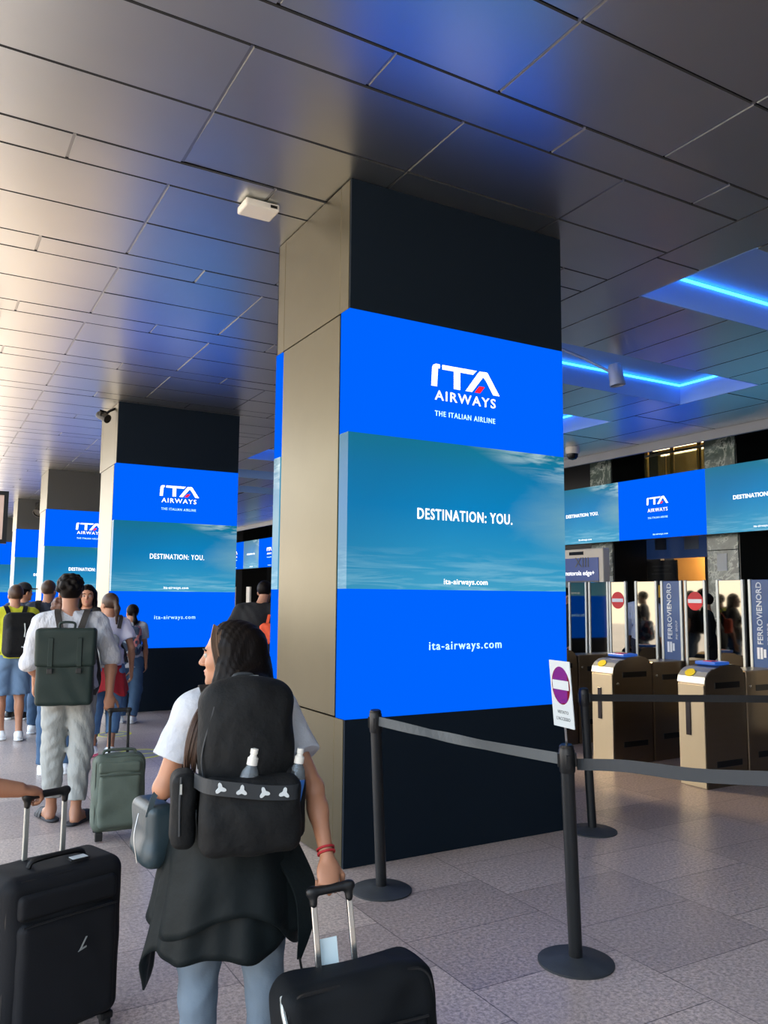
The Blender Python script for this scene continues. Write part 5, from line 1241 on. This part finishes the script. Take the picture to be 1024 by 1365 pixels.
K = person('person with black hair and patterned backpack beside the second pillar', 1.50, (2.44, 10.95), -.35, female=True, pose={'anR': (.06, -.10, .07)}, yaw=.5,
    top={'m': 'tee_white', 'hem': .80, 'sleeve': .6}, bottom={'m': 'jeans_dark', 'hem': .10, 'loose': .028}, shoes={'kind': 'sneaker', 'm': 'shoe_white'}, hair={'kind': 'pony_low', 'm': 'hair_dark'})
c = (.02, -.21, 1.06)
m, nt, b_ = node_material('patterned_pack'); vo_ = nt.nodes.new('ShaderNodeTexVoronoi'); vo_.inputs['Scale'].default_value = 14; tcx = nt.nodes.new('ShaderNodeTexCoord'); nt.links.new(tcx.outputs['Object'], vo_.inputs['Vector'])
rpx = nt.nodes.new('ShaderNodeValToRGB'); rpx.color_ramp.interpolation = 'CONSTANT'; sx_ = nt.nodes.new('ShaderNodeSeparateColor'); nt.links.new(vo_.outputs['Color'], sx_.inputs[0]); nt.links.new(sx_.outputs[0], rpx.inputs[0])
e_ = rpx.color_ramp.elements; e_[0].color = L('#2c3c52'); e_[1].position = .4; e_[1].color = L('#8fa6b8'); q_ = e_.new(.65); q_.color = L('#d9dcdc'); q_ = e_.new(.85); q_.color = L('#b06a6a')
nt.links.new(rpx.outputs[0], b_.inputs['Base Color']); b_.inputs['Roughness'].default_value = .7; M['patterned'] = m
bp = carried(K, 'backpack', 'patterned blue grey and white backpack beside the second pillar', 'backpack', c)
sd = SD(); sd.bx((0, 0, 0), (.14, .085, .19), .06, 0); sd.build('bag_body', M['patterned'], bp, .012)
sd = SD(); sd.bx((0, -.07, -.07), (.11, .04, .09), .03, 0); sd.build('front_pocket', M['patterned'], bp, .012); straps(K, bp, c, .085, 1.22, .92, -.13, M['navy_cloth'], .04)
# between the pillars
E_ = person('person in black bending forward between the two nearest pillars', 1.80, (3.16, 8.62), -.55, lean=(.13, .12), pitch=-.25, top={'m': 'black_cloth', 'hem': .9, 'sleeve': 1.5, 'loose': .035, 'pad': .03}, bottom={'m': 'black_cloth', 'hem': .09}, shoes={'kind': 'sneaker', 'm': 'black'}, hair={'kind': 'short', 'm': 'hair_dark'})
c = (.27, -.20, 1.24)
ob = carried(E_, 'shoulder_bag', 'orange bag on the person in black between the pillars', 'bag', c)
sd = SD(); sd.bx((0, 0, 0), (.07, .06, .11), .03, 0); sd.disp(folds(.006, 1.2, 1)); sd.build('bag_body', M['orange'], ob, .011)
MB().ribbon(spl([(0, .03, .10), (.01, .10, .20), (0, .19, .17)], 5), .03, .006, (1, 0, 0)).build('strap', M['orange'], ob)
# beyond the gates
person('person in a navy top with long dark hair beyond the gates, beside the big pillar', 1.66, (8.55, 8.75), .9, female=True, yaw=.2, top={'m': 'navy_cloth', 'hem': .9, 'sleeve': .9}, bottom={'m': 'jeans_dark', 'hem': .09}, shoes={'kind': 'sneaker', 'm': 'black'}, hair={'kind': 'long', 'm': 'hair_dark'}, face=True)
person('person in black behind the navy top, head showing beside the big pillar', 1.80, (9.0, 9.85), 1.2, top={'m': 'black_cloth', 'hem': .9, 'sleeve': 1.4}, bottom={'m': 'black_cloth', 'hem': .09}, shoes={'kind': 'sneaker', 'm': 'black'}, hair={'kind': 'short', 'm': 'hair_dark'})
person('person in a pale cap and pale blue shirt beyond the gates', 1.86, (9.55, 8.75), -1.2, yaw=.2, top={'m': 'shirt_sky', 'hem': .9, 'sleeve': 1.4}, bottom={'m': 'navy_cloth', 'hem': .09}, shoes={'kind': 'sneaker', 'm': 'black'}, hair={'kind': 'short', 'm': 'hair_dark', 'cap': 'cap_white'})
person('person in dark clothes standing between the two blue gate panels', 1.72, (9.7, 7.75), .6, top={'m': 'black_cloth', 'hem': .9, 'sleeve': 1.4}, bottom={'m': 'black_cloth', 'hem': .09}, shoes={'kind': 'sneaker', 'm': 'black'}, hair={'kind': 'short', 'm': 'hair_dark'})
